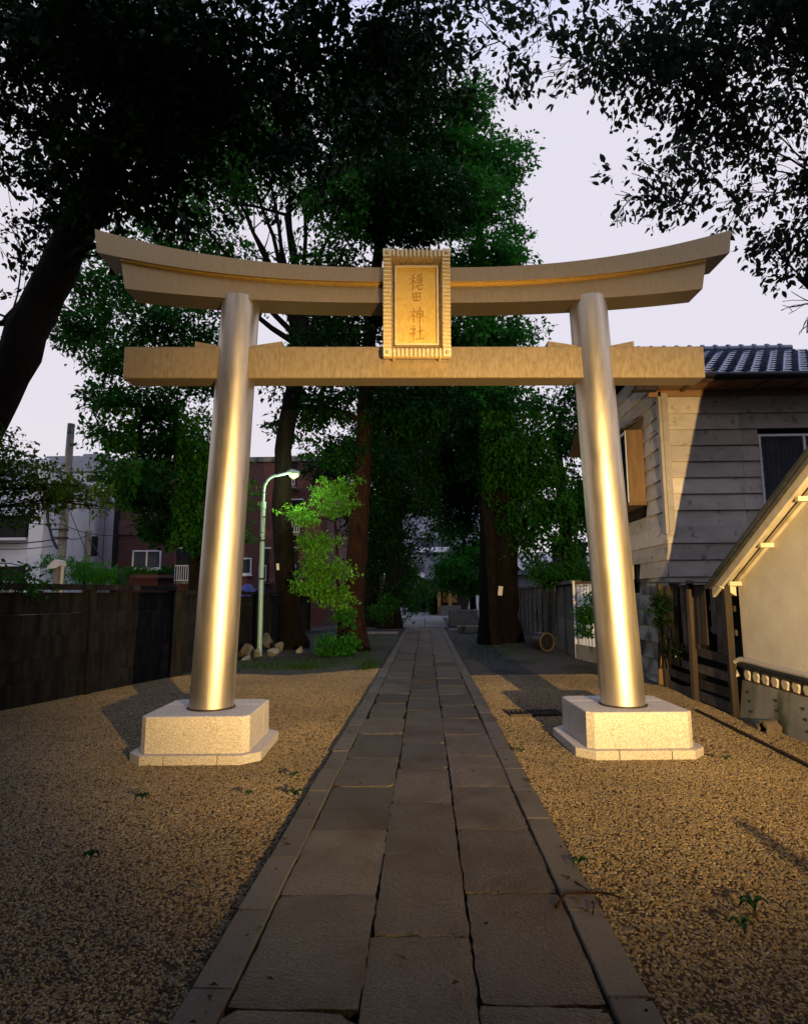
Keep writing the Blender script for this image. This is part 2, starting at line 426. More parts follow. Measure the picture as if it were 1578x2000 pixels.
rs = random.Random(3)
def slab_mesh(x0, x1, y0, y1, top, grid, r, chip=0.0):
    nx = grid; ny = grid * 2 if grid > 3 else grid
    V = []; Fc = []
    tx = rs.uniform(-.004, .004); ty = rs.uniform(-.004, .004)
    for j in range(ny + 1):
        for i in range(nx + 1):
            u, v = i / nx, j / ny
            ex = min(i, nx - i); ey = min(j, ny - j)
            x = x0 + (x1 - x0) * u; y = y0 + (y1 - y0) * v
            edge = (ex == 0) or (ey == 0)
            if ex == 0: x += r.uniform(-.005, .005)
            if ey == 0: y += r.uniform(-.005, .005)
            if ex == 0 and ey == 0:
                x += (.002 + chip * r.random()) * (1 if i == 0 else -1); y += (.002 + chip * r.random()) * (1 if j == 0 else -1)
            z = top + tx * (u - .5) * 2 + ty * (v - .5) * 2 + (r.uniform(-.0014, .0014) if grid > 3 else 0) - (.005 if edge else 0)
            V.append((x, y, z))
    for j in range(ny):
        for i in range(nx):
            a = j * (nx + 1) + i
            Fc.append((a, a + 1, a + nx + 2, a + nx + 1))
    rim = [i for i in range(nx + 1)] + [j * (nx + 1) + nx for j in range(1, ny + 1)] + [ny * (nx + 1) + i for i in range(nx - 1, -1, -1)] + [j * (nx + 1) for j in range(ny - 1, 0, -1)]
    n0 = len(V)
    for k in rim: V.append((V[k][0], V[k][1], -.034))
    for q in range(len(rim)):
        p = (q + 1) % len(rim)
        Fc.append((rim[q], n0 + q, n0 + p, rim[p]))
    me = bpy.data.meshes.new('slab'); me.from_pydata(V, [], Fc)
    if grid > 3: me.polygons.foreach_set('use_smooth', [False] * len(me.polygons))
    me.materials.append(M['slab'])
    return me

cols = [(-.697, -.2135, [.75, 1.6, 2.45, 3.31, 4.19, 5.08, 5.97, 6.92, 7.77, 8.82]),
        (-.2055, .2255, [.4, 1.25, 2.1, 2.95, 3.80, 4.71, 5.6, 6.5, 7.4, 8.3]),
        (.2345, .697, [.8, 1.65, 2.50, 3.35, 4.20, 5.10, 6.0, 6.9, 7.8, 8.7])]
for x0, x1, js in cols:
    y = js[-1]
    while y < 28.0:
        y += rs.uniform(.82, .98); js.append(min(y, 28.85))
    for a, b in zip(js[:-1], js[1:]):
        near = b < 8.5
        w = rs.uniform(-.008, .008)
        me = slab_mesh(x0 + w, x1 + w * .5, a + .006, b - .006, .004 + rs.uniform(-.003, .003), 8 if near else 2, rs, .006 if rs.random() < .75 else .05)
        link('paving_slab', me, None, path)
for sgn in (-1, 1):
    y = .7
    while y < 28.8:
        b = min(y + rs.uniform(.58, .64), 28.85)
        jx = rs.uniform(-.005, .005)
        bx = MB().box((.706 + jx, y + .002, -.034), (.868 + jx, b - .002, .008 + rs.uniform(-.003, .003)), .006)
        if sgn < 0: bx.v = [(-p[0], p[1], p[2]) for p in bx.v]
        bx.build('kerb_stone', M['kerb'], path)
        y = b
# far court paving beyond the end of the path
court = sheet('court_paving', [(-1.1, 28.95), (1.1, 28.95), (1.3, 40), (6, 44), (6, 55), (-5, 55), (-5, 40), (-1.3, 40)], -.03, M['soil'], kind='structure')
for i in range(6):
    for j in range(2):
        piece('paving_slab', M['pave'], court, (-.55 + 1.1 * j, 30.1 + i * 1.9, -.016), (1.07, 1.86, .03))
for i in range(7):
    for j in range(4):
        piece('paving_slab', M['pave'], court, (-3.9 + i * 1.5, 41.8 + j * 3.0, -.016), (1.47, 2.96, .03))
side = sheet('side_path', [(-3.4, 24.6), (-1.0, 24.6), (-1.0, 25.7), (-3.4, 25.7)], -.04, M['soil'], kind='structure')
for i in range(3): piece('paving_slab', M['pave'], side, (-3.0 + i * .78, 25.15, -.02), (.75, 1.0, .04))
side2 = sheet('side_path', [(1.0, 26.6), (3.2, 26.6), (3.2, 27.6), (1.0, 27.6)], -.04, M['soil'], kind='structure')
for i in range(3): piece('paving_slab', M['pave'], side2, (1.4 + i * .72, 27.1, -.02), (.69, .95, .04))

# gravel: a bed with loose stones scattered over it
def pebble_mat():
    m = bpy.data.materials.new('loose_gravel'); m.use_nodes = True
    t = m.node_tree; p = t.nodes['Principled BSDF']
    oi = N(t, 'ShaderNodeObjectInfo'); r = N(t, 'ShaderNodeValToRGB')
    t.links.new(oi.outputs['Random'], r.inputs[0])
    e = r.color_ramp.elements
    e[0].color = (.085, .055, .022, 1); e[1].color = (.42, .33, .18, 1)
    for q, c in ((.25, (.20, .135, .05, 1)), (.5, (.30, .205, .075, 1)), (.7, (.17, .155, .125, 1)), (.88, (.32, .225, .10, 1))):
        k = e.new(q); k.color = c
    n = N(t, 'ShaderNodeTexNoise'); n.inputs['Scale'].default_value = .55; n.inputs['Detail'].default_value = 3
    g_ = N(t, 'ShaderNodeNewGeometry'); t.links.new(g_.outputs['Position'], n.inputs['Vector'])
    mr = N(t, 'ShaderNodeMapRange'); mr.inputs[1].default_value = .35; mr.inputs[2].default_value = .7; mr.inputs[3].default_value = .72; mr.inputs[4].default_value = 1.15
    t.links.new(n.outputs[0], mr.inputs[0])
    hs = N(t, 'ShaderNodeHueSaturation'); t.links.new(r.outputs[0], hs.inputs['Color']); t.links.new(mr.outputs[0], hs.inputs['Value'])
    t.links.new(hs.outputs[0], p.inputs['Base Color'])
    p.inputs['Roughness'].default_value = .8
    return m
M['pebble'] = pebble_mat()

def gravel(name, polys, density, size, seed, label):
    V = []; Fc = []
    for poly in polys:
        n = len(V); V += [(x, y, -.030) for x, y in poly]; Fc.append(tuple(range(n, n + len(poly))))
    me = bpy.data.meshes.new(name); me.from_pydata(V, [], Fc)
    o = link(name, me, M['bed'])
    tag(o, label, 'gravel', kind='stuff')
    ng = bpy.data.node_groups.new(name + '_scatter', 'GeometryNodeTree')
    ng.interface.new_socket('Geometry', in_out='INPUT', socket_type='NodeSocketGeometry')
    ng.interface.new_socket('Geometry', in_out='OUTPUT', socket_type='NodeSocketGeometry')
    gi = ng.nodes.new('NodeGroupInput'); go = ng.nodes.new('NodeGroupOutput')
    d = ng.nodes.new('GeometryNodeDistributePointsOnFaces'); d.inputs['Density'].default_value = density; d.inputs['Seed'].default_value = seed
    ng.links.new(gi.outputs[0], d.inputs['Mesh'])
    ico = ng.nodes.new('GeometryNodeMeshIcoSphere'); ico.inputs['Radius'].default_value = .5; ico.inputs['Subdivisions'].default_value = 2
    sp = ng.nodes.new('GeometryNodeSetPosition')
    nz = ng.nodes.new('ShaderNodeTexNoise'); nz.inputs['Scale'].default_value = 2.3
    sub = ng.nodes.new('ShaderNodeVectorMath'); sub.operation = 'SUBTRACT'; sub.inputs[1].default_value = (.5, .5, .5)
    sc = ng.nodes.new('ShaderNodeVectorMath'); sc.operation = 'SCALE'; sc.inputs['Scale'].default_value = .75
    ng.links.new(nz.outputs['Color'], sub.inputs[0]); ng.links.new(sub.outputs[0], sc.inputs[0])
    ng.links.new(ico.outputs[0], sp.inputs[0]); ng.links.new(sc.outputs[0], sp.inputs['Offset'])
    sm = ng.nodes.new('GeometryNodeSetMaterial'); sm.inputs['Material'].default_value = M['pebble']
    ng.links.new(sp.outputs[0], sm.inputs[0])
    ip = ng.nodes.new('GeometryNodeInstanceOnPoints')
    ng.links.new(d.outputs['Points'], ip.inputs['Points']); ng.links.new(sm.outputs[0], ip.inputs['Instance'])
    rr = ng.nodes.new('FunctionNodeRandomValue'); rr.data_type = 'FLOAT_VECTOR'
    rr.inputs[0].default_value = (-.45, -.45, 0); rr.inputs[1].default_value = (.45, .45, 6.28)
    rsz = ng.nodes.new('FunctionNodeRandomValue'); rsz.data_type = 'FLOAT_VECTOR'
    rsz.inputs[0].default_value = (size * .55, size * .5, size * .40); rsz.inputs[1].default_value = (size * 1.6, size * 1.2, size * .85)
    ng.links.new(rr.outputs[0], ip.inputs['Rotation']); ng.links.new(rsz.outputs[0], ip.inputs['Scale'])
    j = ng.nodes.new('GeometryNodeJoinGeometry')
    ng.links.new(gi.outputs[0], j.inputs[0]); ng.links.new(ip.outputs[0], j.inputs[0])
    ng.links.new(j.outputs[0], go.inputs[0])
    md = o.modifiers.new('scatter', 'NODES'); md.node_group = ng
    return o
gravel('gravel', [[(-3.4, 1.6), (-.89, 1.6), (-.89, 6.2), (-5.6, 6.2)], [(.89, 1.6), (3.2, 1.6), (3.98, 6.2), (.89, 6.2)]], 5600, .0165, 1, 'coarse tan gravel on both sides of the path near the camera')
gravel('gravel', [[(-5.6, 6.2), (-.89, 6.2), (-.89, 13.2), (-2.6, 12.0), (-4.2, 12.4), (-4.75, 11.9), (-5.7, 8.2)], [(.89, 6.2), (3.98, 6.2), (3.86, 8.0), (3.98, 10.6), (3.2, 12.2), (.89, 12.0)]], 3600, .0190, 2, 'greyer gravel around and behind the gate bases')

# ------------------------------------------------------------------ torii gate
TX, TY, TR = -.041, 6.401, .045
gate = empty('torii_gate', (TX, TY, 0), TR, 'large metal shrine gate with satin pillars and upswept bronze lintels across the path', 'shrine gate')
def smooth_curve(a, k): return k * max(0, abs(a) - .3) ** 2.2
def lintel(name, half_t, half_b, b0, b1, zt, zb, kt, kb, ridge=0.0):
    n = 48; V = []; Fc = []
    for i in range(n + 1):
        u = -1 + 2 * i / n
        at_, ab = u * half_t, u * half_b
        z1 = zt + smooth_curve(at_, kt); z0 = zb + smooth_curve(ab, kb)
        V += [(ab, b0, z0), (ab, b1, z0), (at_, b1, z1), (at_, 0, z1 + ridge), (at_, b0, z1)]
    for i in range(n):
        for q in range(5):
            Fc.append((i * 5 + q, i * 5 + (q + 1) % 5, (i + 1) * 5 + (q + 1) % 5, (i + 1) * 5 + q))
    Fc.append((4, 3, 2, 1, 0)); Fc.append(tuple(n * 5 + q for q in range(5)))
    m_ = MB().add(V, Fc)
    return m_.build(name, M['beam'], gate, smooth=True)
lintel('upper_lintel', 3.44, 3.40, -.22, .22, 4.975, 4.815, .0355, .0275, .05)
lintel('lower_lintel', 3.17, 3.11, -.16, .16, 4.845, 4.606, .0245, .0165)
# gold strip painted in for the lamp-lit underside of the upper lintel
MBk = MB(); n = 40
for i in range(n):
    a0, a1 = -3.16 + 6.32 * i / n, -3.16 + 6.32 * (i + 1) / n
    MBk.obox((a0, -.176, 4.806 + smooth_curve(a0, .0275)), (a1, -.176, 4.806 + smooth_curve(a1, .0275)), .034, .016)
MBk.build('lit_underside_strip', M['gold'], gate)
MB().box((-3.09, -.13, 3.778), (3.09, .13, 4.127), .008).build('tie_beam', M['beam'], gate)
for s in (-1, 1):
    prof = []
    pb, pt = Vector((s * 2.073, 0, .37)), Vector((s * 1.906, 0, 4.70))
    MB().tube([pb.lerp(pt, t) for t in (0, .25, .5, .75, 1)], [.218, .213, .209, .205, .201], 64).build('pillar', M['steel'], gate, smooth=True)
    MB().lathe([(.235, .0), (.235, .012), (.226, .016)], 40, (s * 2.073, 0, .385)).build('pillar_collar', M['iron'], gate, smooth=True)
    xc = s * 1.93
    for q in (-1, 1):          # wedges on the tie beam, either side of each pillar
        x0 = xc + q * .18; x1 = xc + q * (.43 if q * s > 0 else .50)
        MB().prism([(x0, 4.129), (x1, 4.129), (x1, 4.205), (x0, 4.155)], 1, -.085, .085).build('wedge', M['beam'], gate)
    # granite base
    base = empty('stone_base', (s * 2.09, .0 if s < 0 else .06, 0), 0, parent=gate)
    ch = .06; h = .505; hf = .475
    def octo(h0, c0, y0, y1):
        return [(-h0 + c0, y0), (h0 - c0, y0), (h0, y0 + c0), (h0, y1 - c0), (h0 - c0, y1), (-h0 + c0, y1), (-h0, y1 - c0), (-h0, y0 + c0)]
    def frustum(poly, z0, z1, ins, bev=.012):
        m_ = MB(); k = len(poly)
        cy = sum(p[1] for p in poly) / k
        rings = [(1.0, z0), (1 - ins, z1 - bev), (1 - ins - .022, z1)]
        V = [(p[0] * f, cy + (p[1] - cy) * f, z) for f, z in rings for p in poly]
        Fc = [tuple(range(k - 1, -1, -1)), tuple(2 * k + i for i in range(k))]
        for a in range(2):
            for i in range(k): Fc.append((a * k + i, a * k + (i + 1) % k, (a + 1) * k + (i + 1) % k, (a + 1) * k + i))
        return m_.add(V, Fc)
    front = [(-h + ch, -hf), (h - ch, -hf), (h, -hf + ch), (h, .172), (-h, .172), (-h, -hf + ch)]
    rear = [(-h, .183), (h, .183), (h, h - ch), (h - ch, h), (-h + ch, h), (-h, h - ch)]
    for nm, poly in (('front_block', front), ('rear_block', rear)):
        m_ = MB(); k = len(poly)
        V = [(p[0], p[1], .056) for p in poly] + [(p[0] * .996, p[1] * .996 if abs(p[1]) > .3 else p[1], .377) for p in poly] + [(p[0] * .980, p[1] * .980 if abs(p[1]) > .3 else p[1], .386) for p in poly]
        Fc = [tuple(range(k - 1, -1, -1)), tuple(2 * k + i for i in range(k))]
        for a in range(2):
            for i in range(k): Fc.append((a * k + i, a * k + (i + 1) % k, (a + 1) * k + (i + 1) % k, (a + 1) * k + i))
        m_.add(V, Fc).build(nm, M['block'], base)
    H = .61; c2 = .15; gp = .008; Hf = .545
    def plinth(poly): MB().prism(poly, 2, -.04, .053).build('plinth_slab', M['block'], base)
    plinth([(-H + c2, -Hf), (-.24 - gp, -Hf), (-.24 - gp, -.24), (-H, -.24), (-H, -Hf + c2)])
    plinth([(-.24, -Hf), (.24, -Hf), (.24, -.24), (-.24, -.24)])
    plinth([(.24 + gp, -Hf), (H - c2, -Hf), (H, -Hf + c2), (H, -.24), (.24 + gp, -.24)])
    plinth([(-H, -.24 + gp), (H, -.24 + gp), (H, .30), (-H, .30)])
    plinth([(-H, .30 + gp), (H, .30 + gp), (H, H - c2), (H - c2, H), (-H + c2, H), (-H, H - c2)])

# ------------------------------------------------------------------ name plaque
PW, PH = .352, .575            # half sizes
pq = empty('name_plaque', (TX + .012, TY, 0), TR, 'gilded rectangular shrine name plaque with ribbed frame and incised characters on the lintels', 'plaque')
tilt = .07
R_ = Matrix.Rotation(tilt, 4, 'X')
T_ = Matrix.Translation((0, -.31, 4.525))
PM = T_ @ R_
def pq_part(name, mb, m, parent=None, smooth=False):
    o = mb.build(name, m, pq if parent is None else parent, smooth)
    if parent is None: o.matrix_local = PM
    return o
# local: x right, z up, -y to the viewer; flange front at y=0, panel recessed to y=.10
w0, h0 = PW, PH; w1, h1 = PW - .085, PH - .085; w2, h2 = .205, .405
def ring(mb, a, b, ya, yb):
    (wa, ha), (wb, hb) = a, b
    V = [(-wa, ya, -ha), (wa, ya, -ha), (wa, ya, ha), (-wa, ya, ha), (-wb, yb, -hb), (wb, yb, -hb), (wb, yb, hb), (-wb, yb, hb)]
    mb.add(V, [(i, (i + 1) % 4, 4 + (i + 1) % 4, 4 + i) for i in range(4)])
fm = MB()
ring(fm, (w0, h0), (w1, h1), 0, 0); ring(fm, (w1, h1), (w2 + .03, h2 + .03), 0, .085)
ring(fm, (w0, h0), (w0, h0), 0, .06); ring(fm, (w0, h0), (w2, h2), .06, .13)
ring(fm, (w2 + .03, h2 + .03), (w2, h2), .085, .13)
fo = pq_part('frame', fm, M['gold_dull'])
# inner raised border
bm_ = MB()
for q, (w, h) in enumerate(((.212, .412),)):
    t = .018
    bm_.box((-w - t, .045, -h - t), (-w, .10, h + t)); bm_.box((w, .045, -h - t), (w + t, .10, h + t))
    bm_.box((-w, .047, -h - t), (w, .10, -h)); bm_.box((-w, .047, h), (w, .10, h + t))
pq_part('inner_border', bm_, M['gold_pale'])
pq_part('panel', MB().box((-.21, .082, -.41), (.21, .125, .41)), M['gold_panel'])
# ribs round the frame
rib_h = MB().prism([(-.0115, 0), (.0115, 0), (.0085, -.030), (-.0085, -.030)], 2, -.041, .041).mesh('rib')
rib_h.materials.append(M['gold_pale'])
def rib(x, z, rot):
    o = link('rib', rib_h, None, pq)
    o.matrix_local = PM @ Matrix.Translation((x, -.0005, z)) @ Matrix.Rotation(rot, 4, 'Y')
for i in range(12):
    x = -.240 + i * .480 / 11
    rib(x, h0 - .042, 0); rib(x, -h0 + .042, 0)
for i in range(23):
    z = -.463 + i * .926 / 22
    rib(-w0 + .042, z, math.pi / 2); rib(w0 - .042, z, math.pi / 2)
for sx_ in (-1, 1):
    for sz_ in (-1, 1):
        cb_ = MB().box((sx_ * (w0 - .042) - .043, -.034, sz_ * (h0 - .042) - .043), (sx_ * (w0 - .042) + .043, .002, sz_ * (h0 - .042) + .043), .004)
        co = pq_part('corner_square', cb_, M['gold_pale'])
        cc = (sx_ * (w0 - .042), sz_ * (h0 - .042))
        bs = MB(); prof = [(.021 * math.cos(a), -.034 - .018 * math.sin(a)) for a in [i * math.pi / 12 for i in range(6)]]
        V = []; Fc = []
        for r_, y_ in prof:
            for k in range(14): V.append((cc[0] + r_ * math.cos(2 * math.pi * k / 14), y_, cc[1] + r_ * math.sin(2 * math.pi * k / 14)))
        for a in range(5):
            for k in range(14): Fc.append((a * 14 + k, a * 14 + (k + 1) % 14, (a + 1) * 14 + (k + 1) % 14, (a + 1) * 14 + k))
        Fc.append(tuple(70 + k for k in range(14)))
        link('boss', bs.add(V, Fc).mesh('boss', True), M['gold_dull'], co)
# scroll lines on the sloping border
for sx_ in (-1, 1):
    for zc in (-.30, -.10, .10, .30):
        pts = []
        for k in range(13):
            a = math.pi * k / 12
            tt = .30 + .45 * math.sin(a)
            xx = w1 + (w2 + .03 - w1) * tt; yy = .085 * tt - .002
            pts.append((sx_ * xx, yy, zc + .078 * math.cos(a)))
        pq_part('scroll_line', MB().tube(pts, .0032, 5), M['brownwood'])
for sz_ in (-1, 1):
    for xc in (-.17, 0, .17):
        pts = []
        hw = .045 if xc else .075
        for k in range(13):
            a = math.pi * k / 12
            tt = .25 + .5 * math.sin(a)
            zz = h1 + (h2 + .03 - h1) * tt; yy = .085 * tt - .002
            pts.append((xc * .85 + hw * math.cos(a), yy, sz_ * zz))
        pq_part('scroll_line', MB().tube(pts, .0032, 5), M['brownwood'])
# brush-written characters cut in the panel
rad_shi = [[(.26, .98), (.34, .88)], [(.06, .74), (.42, .80), (.26, .58), (.04, .40)], [(.26, .58), (.27, .30), (.26, .02)], [(.30, .52), (.43, .42)]]
CH = [
    [[(.42, .96), (.30, .90), (.14, .86)], [(.0, .66), (.24, .71), (.48, .77)], [(.27, .90), (.26, .40), (.25, .02), (.18, .10)], [(.26, .66), (.15, .48), (.0, .34)], [(.30, .58), (.44, .46)],
     [(.92, .98), (.74, .91), (.55, .89)], [(.58, .84), (.63, .75)], [(.73, .86), (.75, .77)], [(.92, .87), (.83, .76)], [(.54, .67), (.88, .71), (.86, .46)], [(.58, .57), (.86, .59)], [(.54, .46), (.88, .48)],
     [(.52, .30), (.46, .14)], [(.62, .33), (.64, .13), (.74, .06), (.88, .08), (.92, .20)], [(.70, .37), (.77, .27)], [(.88, .38), (.97, .26)]],
    [[(.16, .84), (.22, .5), (.25, .14)], [(.16, .83), (.55, .88), (.84, .86), (.80, .5), (.76, .15)], [(.50, .84), (.50, .20)], [(.22, .50), (.78, .54)], [(.25, .17), (.76, .20)]],
    rad_shi + [[(.52, .78), (.53, .38)], [(.52, .78), (.75, .81), (.96, .80), (.92, .40)], [(.54, .59), (.92, .60)], [(.53, .40), (.92, .42)], [(.72, 1.04), (.73, .5), (.71, -.22)]],
    rad_shi + [[(.55, .60), (.75, .64), (.93, .66)], [(.73, .97), (.74, .55), (.72, .12)], [(.44, .08), (.72, .12), (1.04, .14)]],
]
cz = [(.265, .15, .19), (.100, .115, .12), (-.10, .15, .165), (-.29, .15, .165)]
for strokes, (zc, cw, chh) in zip(CH, cz):
    mb_ = MB()
    for st in strokes:
        pts = [Vector(((u - .5) * cw, .0815, zc + (v - .5) * chh)) for u, v in st]
        fine = []
        for i in range(len(pts) - 1):
            for k in range(5): fine.append(pts[i].lerp(pts[i + 1], k / 5))
        fine.append(pts[-1])
        for i in range(1, len(fine) - 1): fine[i] = (fine[i - 1] + fine[i] * 2 + fine[i + 1]) / 4
        V = []; Fc = []
        for i, p in enumerate(fine):
            d = (fine[min(i + 1, len(fine) - 1)] - fine[max(i - 1, 0)]).normalized()
            s_ = Vector((-d.z, 0, d.x)); w_ = .0075 * (1 - .55 * abs(i / (len(fine) - 1) - .3))
            V += [p - s_ * w_, p + Vector((0, -.0065, 0)), p + s_ * w_]
        for i in range(len(fine) - 1):
            for q in (0, 1): Fc.append((3 * i + q, 3 * i + q + 1, 3 * i + q + 4, 3 * i + q + 3))
        mb_.add(V, Fc)
    pq_part('character', mb_, M['gold_line'])
for sx_ in (-1, 1):
    pq_part('hook', MB().tube([(sx_ * .24, .01, -h0 + .01), (sx_ * .24, .0, -h0 - .012), (sx_ * .24, .06, -h0 - .016)], .009, 6), M['gold'])
# ------------------------------------------------------------------ flood lamp on a post behind the camera, aimed at the gate
def street_lamp_head_light(parent, loc, target, energy, color, size, blend, rad):
    l = bpy.data.lights.new('lamp_light', 'SPOT')
    l.energy, l.color, l.spot_size, l.spot_blend, l.shadow_soft_size = energy, color, math.radians(size), blend, rad
    o = bpy.data.objects.new('lamp_light', l); COL.objects.link(o)
    o.location = loc
    o.rotation_euler = (Vector(target) - Vector(loc)).to_track_quat('-Z', 'Y').to_euler()
    o.parent = parent
    return o
fl = empty('flood_lamp', (0, 0, 0), 0, 'warm flood lamp on a waist-high grey post standing behind the viewer', 'lamp')
MB().tube([(2.49, -1.82, -.05), (2.49, -1.82, 1.40)], [.07, .05], 12).build('post', M['pole'], fl, True)
MB().tube([(2.49, -1.82, 1.40), (2.41, -1.72, 1.5)], .03, 8).build('bracket', M['black'], fl, True)
MB().prism([(-1.88, 1.32), (-1.60, 1.28), (-1.58, 1.70), (-1.88, 1.66)], 0, 2.18, 2.53).build('housing', M['black'], fl)
street_lamp_head_light(fl, (2.35, -1.5, 1.5), (0.60, 6.4, 1.6), 9900, (1.0, .67, .27), 110, .6, .03)
vaz = math.atan2(0.60 - 2.35, 7.9); vf = Vector((math.sin(vaz), math.cos(vaz), 0)); vr = Vector((math.cos(vaz), -math.sin(vaz), 0)); vo = Vector((2.35, -1.5, 1.5))
for nm, off, ext in (('lower_beam_plate', (0, -.036), .18), ('upper_beam_plate', (0, .060), .18), ('side_beam_plate', (-.078, 0), .20)):      # unseen plates added round the lamp to shape its beam
    c0 = vo + vr * off[0] + Vector((0, 0, off[1])) - vf * .12; c1 = c0 + vf * (.12 + ext)
    MB().obox(c0, c1, .44 if off[0] == 0 else .004, .004 if off[0] == 0 else .30).build(nm, M['black'], fl)
stake = MB().tube([(2.28, .5, -.05), (2.28, .5, .82), (2.28, .5, 1.0)], [.045, .04, .015], 8).build('shadow_stake', M['greywood'], None, True)  # unseen stake added to throw the shadow streak on the gravel
tag(stake, 'unseen slim pointed stake added to cast a shadow streak on the gravel', 'stake')

# ------------------------------------------------------------------ wooden house on the right
house = empty('wooden_house', (4.2, 10.65, 0), 0, 'two-storey house clad in weathered grey boards with a blue-black tiled roof', 'house')
house.location = (0, 0, 0)
HX, HY = 4.22, 10.65
BH = .285
rh = random.Random(11)
MB().prism([(10.80, 0), (10.80, 5.1), (12.4, 6.2), (14.9, 5.0), (14.9, 0)], 0, 4.32, 9.2).build('wall_core', M['dark'], house)
def clap(x0, x1, z0, z1, y, m, axis):     # a lapped board; axis 'x': front wall, 'y': side wall
    t0, t1 = .046, .010
    poly = [(0, z0 - .012), (t0, z0 - .012), (t1, z1), (0, z1)]
    mb_ = MB()
    if axis == 'x':
        mb_.prism([(y + .03 - p[0], p[1]) for p in poly], 0, x0, x1)
    else:
        mb_.prism([(y + .03 - p[0], p[1]) for p in poly], 1, x0, x1)
        mb_.v = [tuple(v) for v in mb_.v]
    return mb_
zrow = 4.64
rows = []
z = zrow + BH
while z > -.2:
    rows.append((max(z - BH, -.04), z)); z -= BH
rows = [(4.64, 5.04)] + [(max(zrow - BH * (i + 1), -.04), zrow - BH * i) for i in range(17)]
for z0, z1 in rows:
    low = z0 < 2.45
    off = .0 if not low else .035 + (2.45 - z0) * .03
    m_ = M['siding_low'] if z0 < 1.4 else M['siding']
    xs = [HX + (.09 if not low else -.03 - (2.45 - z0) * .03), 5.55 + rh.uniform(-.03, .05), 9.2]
    segs = []
    for a, b in zip(xs[:-1], xs[1:]):
        if z1 > 2.98 and z0 < 4.22 and b > 5.95:
            segs += [(a, 5.86)] if a < 5.8 else []
            segs += [(7.42, b)]
        else: segs.append((a, b))
    for a, b in segs:
        if b - a > .05:
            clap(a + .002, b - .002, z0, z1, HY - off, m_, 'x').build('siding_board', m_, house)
# side wall towards the path
for i in range(-4, 17):
    z0, z1 = zrow - BH * (i + 1), zrow - BH * i
    z0 = max(z0, -.04)
    low = z0 < 2.45
    off = .0 if not low else .03 + (2.45 - z0) * .045
    ya, yb = HY + (.02 if not low else -.02 - (2.45 - z0) * .03), 14.7
    if z1 > 5.1:
        ya = max(ya, 10.3 + (z1 - 5.09) / .566); yb = min(yb, 14.5 - (z1 - 5.09) / .566)
    if yb - ya < .2: continue
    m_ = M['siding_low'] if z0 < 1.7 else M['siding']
    cuts = [ya] + sorted([rh.uniform(ya + .8, yb - .6)] if yb - ya > 2 else []) + [yb]
    segs = []
    for a, b in zip(cuts[:-1], cuts[1:]):
        def hole(a, b, h0, h1): return [(a, min(b, h0)), (max(a, h1), b)]
        if z1 > 3.2 and z0 < 4.62: segs += hole(a, b, 11.62, 12.95)
        elif z0 < 2.02 and z1 > 1.72: segs += hole(a, b, 12.0, 12.42)
        else: segs.append((a, b))
    for a, b in segs:
        if b - a > .04:
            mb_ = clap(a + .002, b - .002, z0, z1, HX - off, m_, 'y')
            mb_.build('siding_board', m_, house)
MB().box((4.25, 10.7, 0), (4.3, 14.8, 5.0)).build('side_lining', M['dark'], house)
# corner boards
MB().box((HX + .0, HY - .055, 2.47), (HX + .105, HY - .012, 5.0), .004).build('corner_board', M['trim'], house)
MB().box((HX - .055, HY - .05, 2.50), (HX - .004, HY + .06, 5.03), .004).build('corner_board', M['trim'], house)
# eaves
MB().box((3.72, 10.06, 5.045), (9.2, 10.68, 5.065)).build('soffit', M['soffit'], house)
MB().box((4.0, 10.60, 4.93), (9.2, 10.645, 5.043), .004).build('frieze_board', M['soffit'], house)
MB().box((3.70, 10.02, 5.02), (9.2, 10.058, 5.14), .003).build('fascia', M['darkwood'], house)
MB().tube([(3.66, 9.98, 5.09), (9.2, 9.98, 5.07)], .055, 10).build('gutter', M['black'], house, True)
for i in range(9):
    piece('rafter_end', M['brownwood'], house, (3.95 + i * .62, 10.30, 5.02), (.07, .5, .05))
roof = MB().prism([(10.0, 5.075), (12.4, 6.43), (12.4, 6.33), (10.0, 4.99)][::-1], 0, 3.66, 9.3).build('roof', M['darkwood'], house)
MB().prism([(12.4, 6.43), (15.1, 4.95), (15.1, 4.85), (12.4, 6.33)], 0, 3.66, 9.3).build('rear_roof', M['darkwood'], house)
MB().prism([(10.0, 4.93), (12.4, 6.28), (12.4, 6.46), (10.0, 5.11)], 0, 3.60, 3.66).build('barge_board', M['darkwood'], house)
MB().prism([(10.0, 5.06), (10.15, 5.0), (10.15, 4.86), (10.0, 4.86)], 0, 3.60, 3.95).build('eave_block', M['darkwood'], house)
# tiles: S-curved, lapped
def tile_mesh():
    V = []; Fc = []; n = 8; w, l = .275, .30
    for j in range(2):
        for i in range(n + 1):
            u = i / n
            zz = .026 * math.cos(2 * math.pi * u) + .012 * (1 - u)
            V.append(((u - .5) * w * 1.04, (j - .5) * l, zz + (.036 if j == 0 else .0)))
    for i in range(n): Fc.append((i, i + 1, n + 2 + i, n + 1 + i))
    k = len(V)
    for i in range(n + 1): V.append((V[i][0], V[i][1], V[i][2] - .030))
    for i in range(n): Fc.append((k + i, k + i + 1, i + 1, i))
    me = bpy.data.meshes.new('roof_tile'); me.from_pydata(V, [], Fc); me.materials.append(M['tile'])
    return me
tm = tile_mesh()
pitch_r = math.atan(.565)
for r in range(11):
    for c in range(15):
        s_ = .12 + r * .248
        stag = .1375 if r % 2 else 0
        link('roof_tile', tm, None, roof, (3.85 + c * .27 + stag, 10.0 + s_ * math.cos(pitch_r), 5.10 + s_ * math.sin(pitch_r)), (pitch_r + rh.uniform(-.02, .02), 0, rh.uniform(-.02, .02)))
rc = MB()
for k in range(7): pass
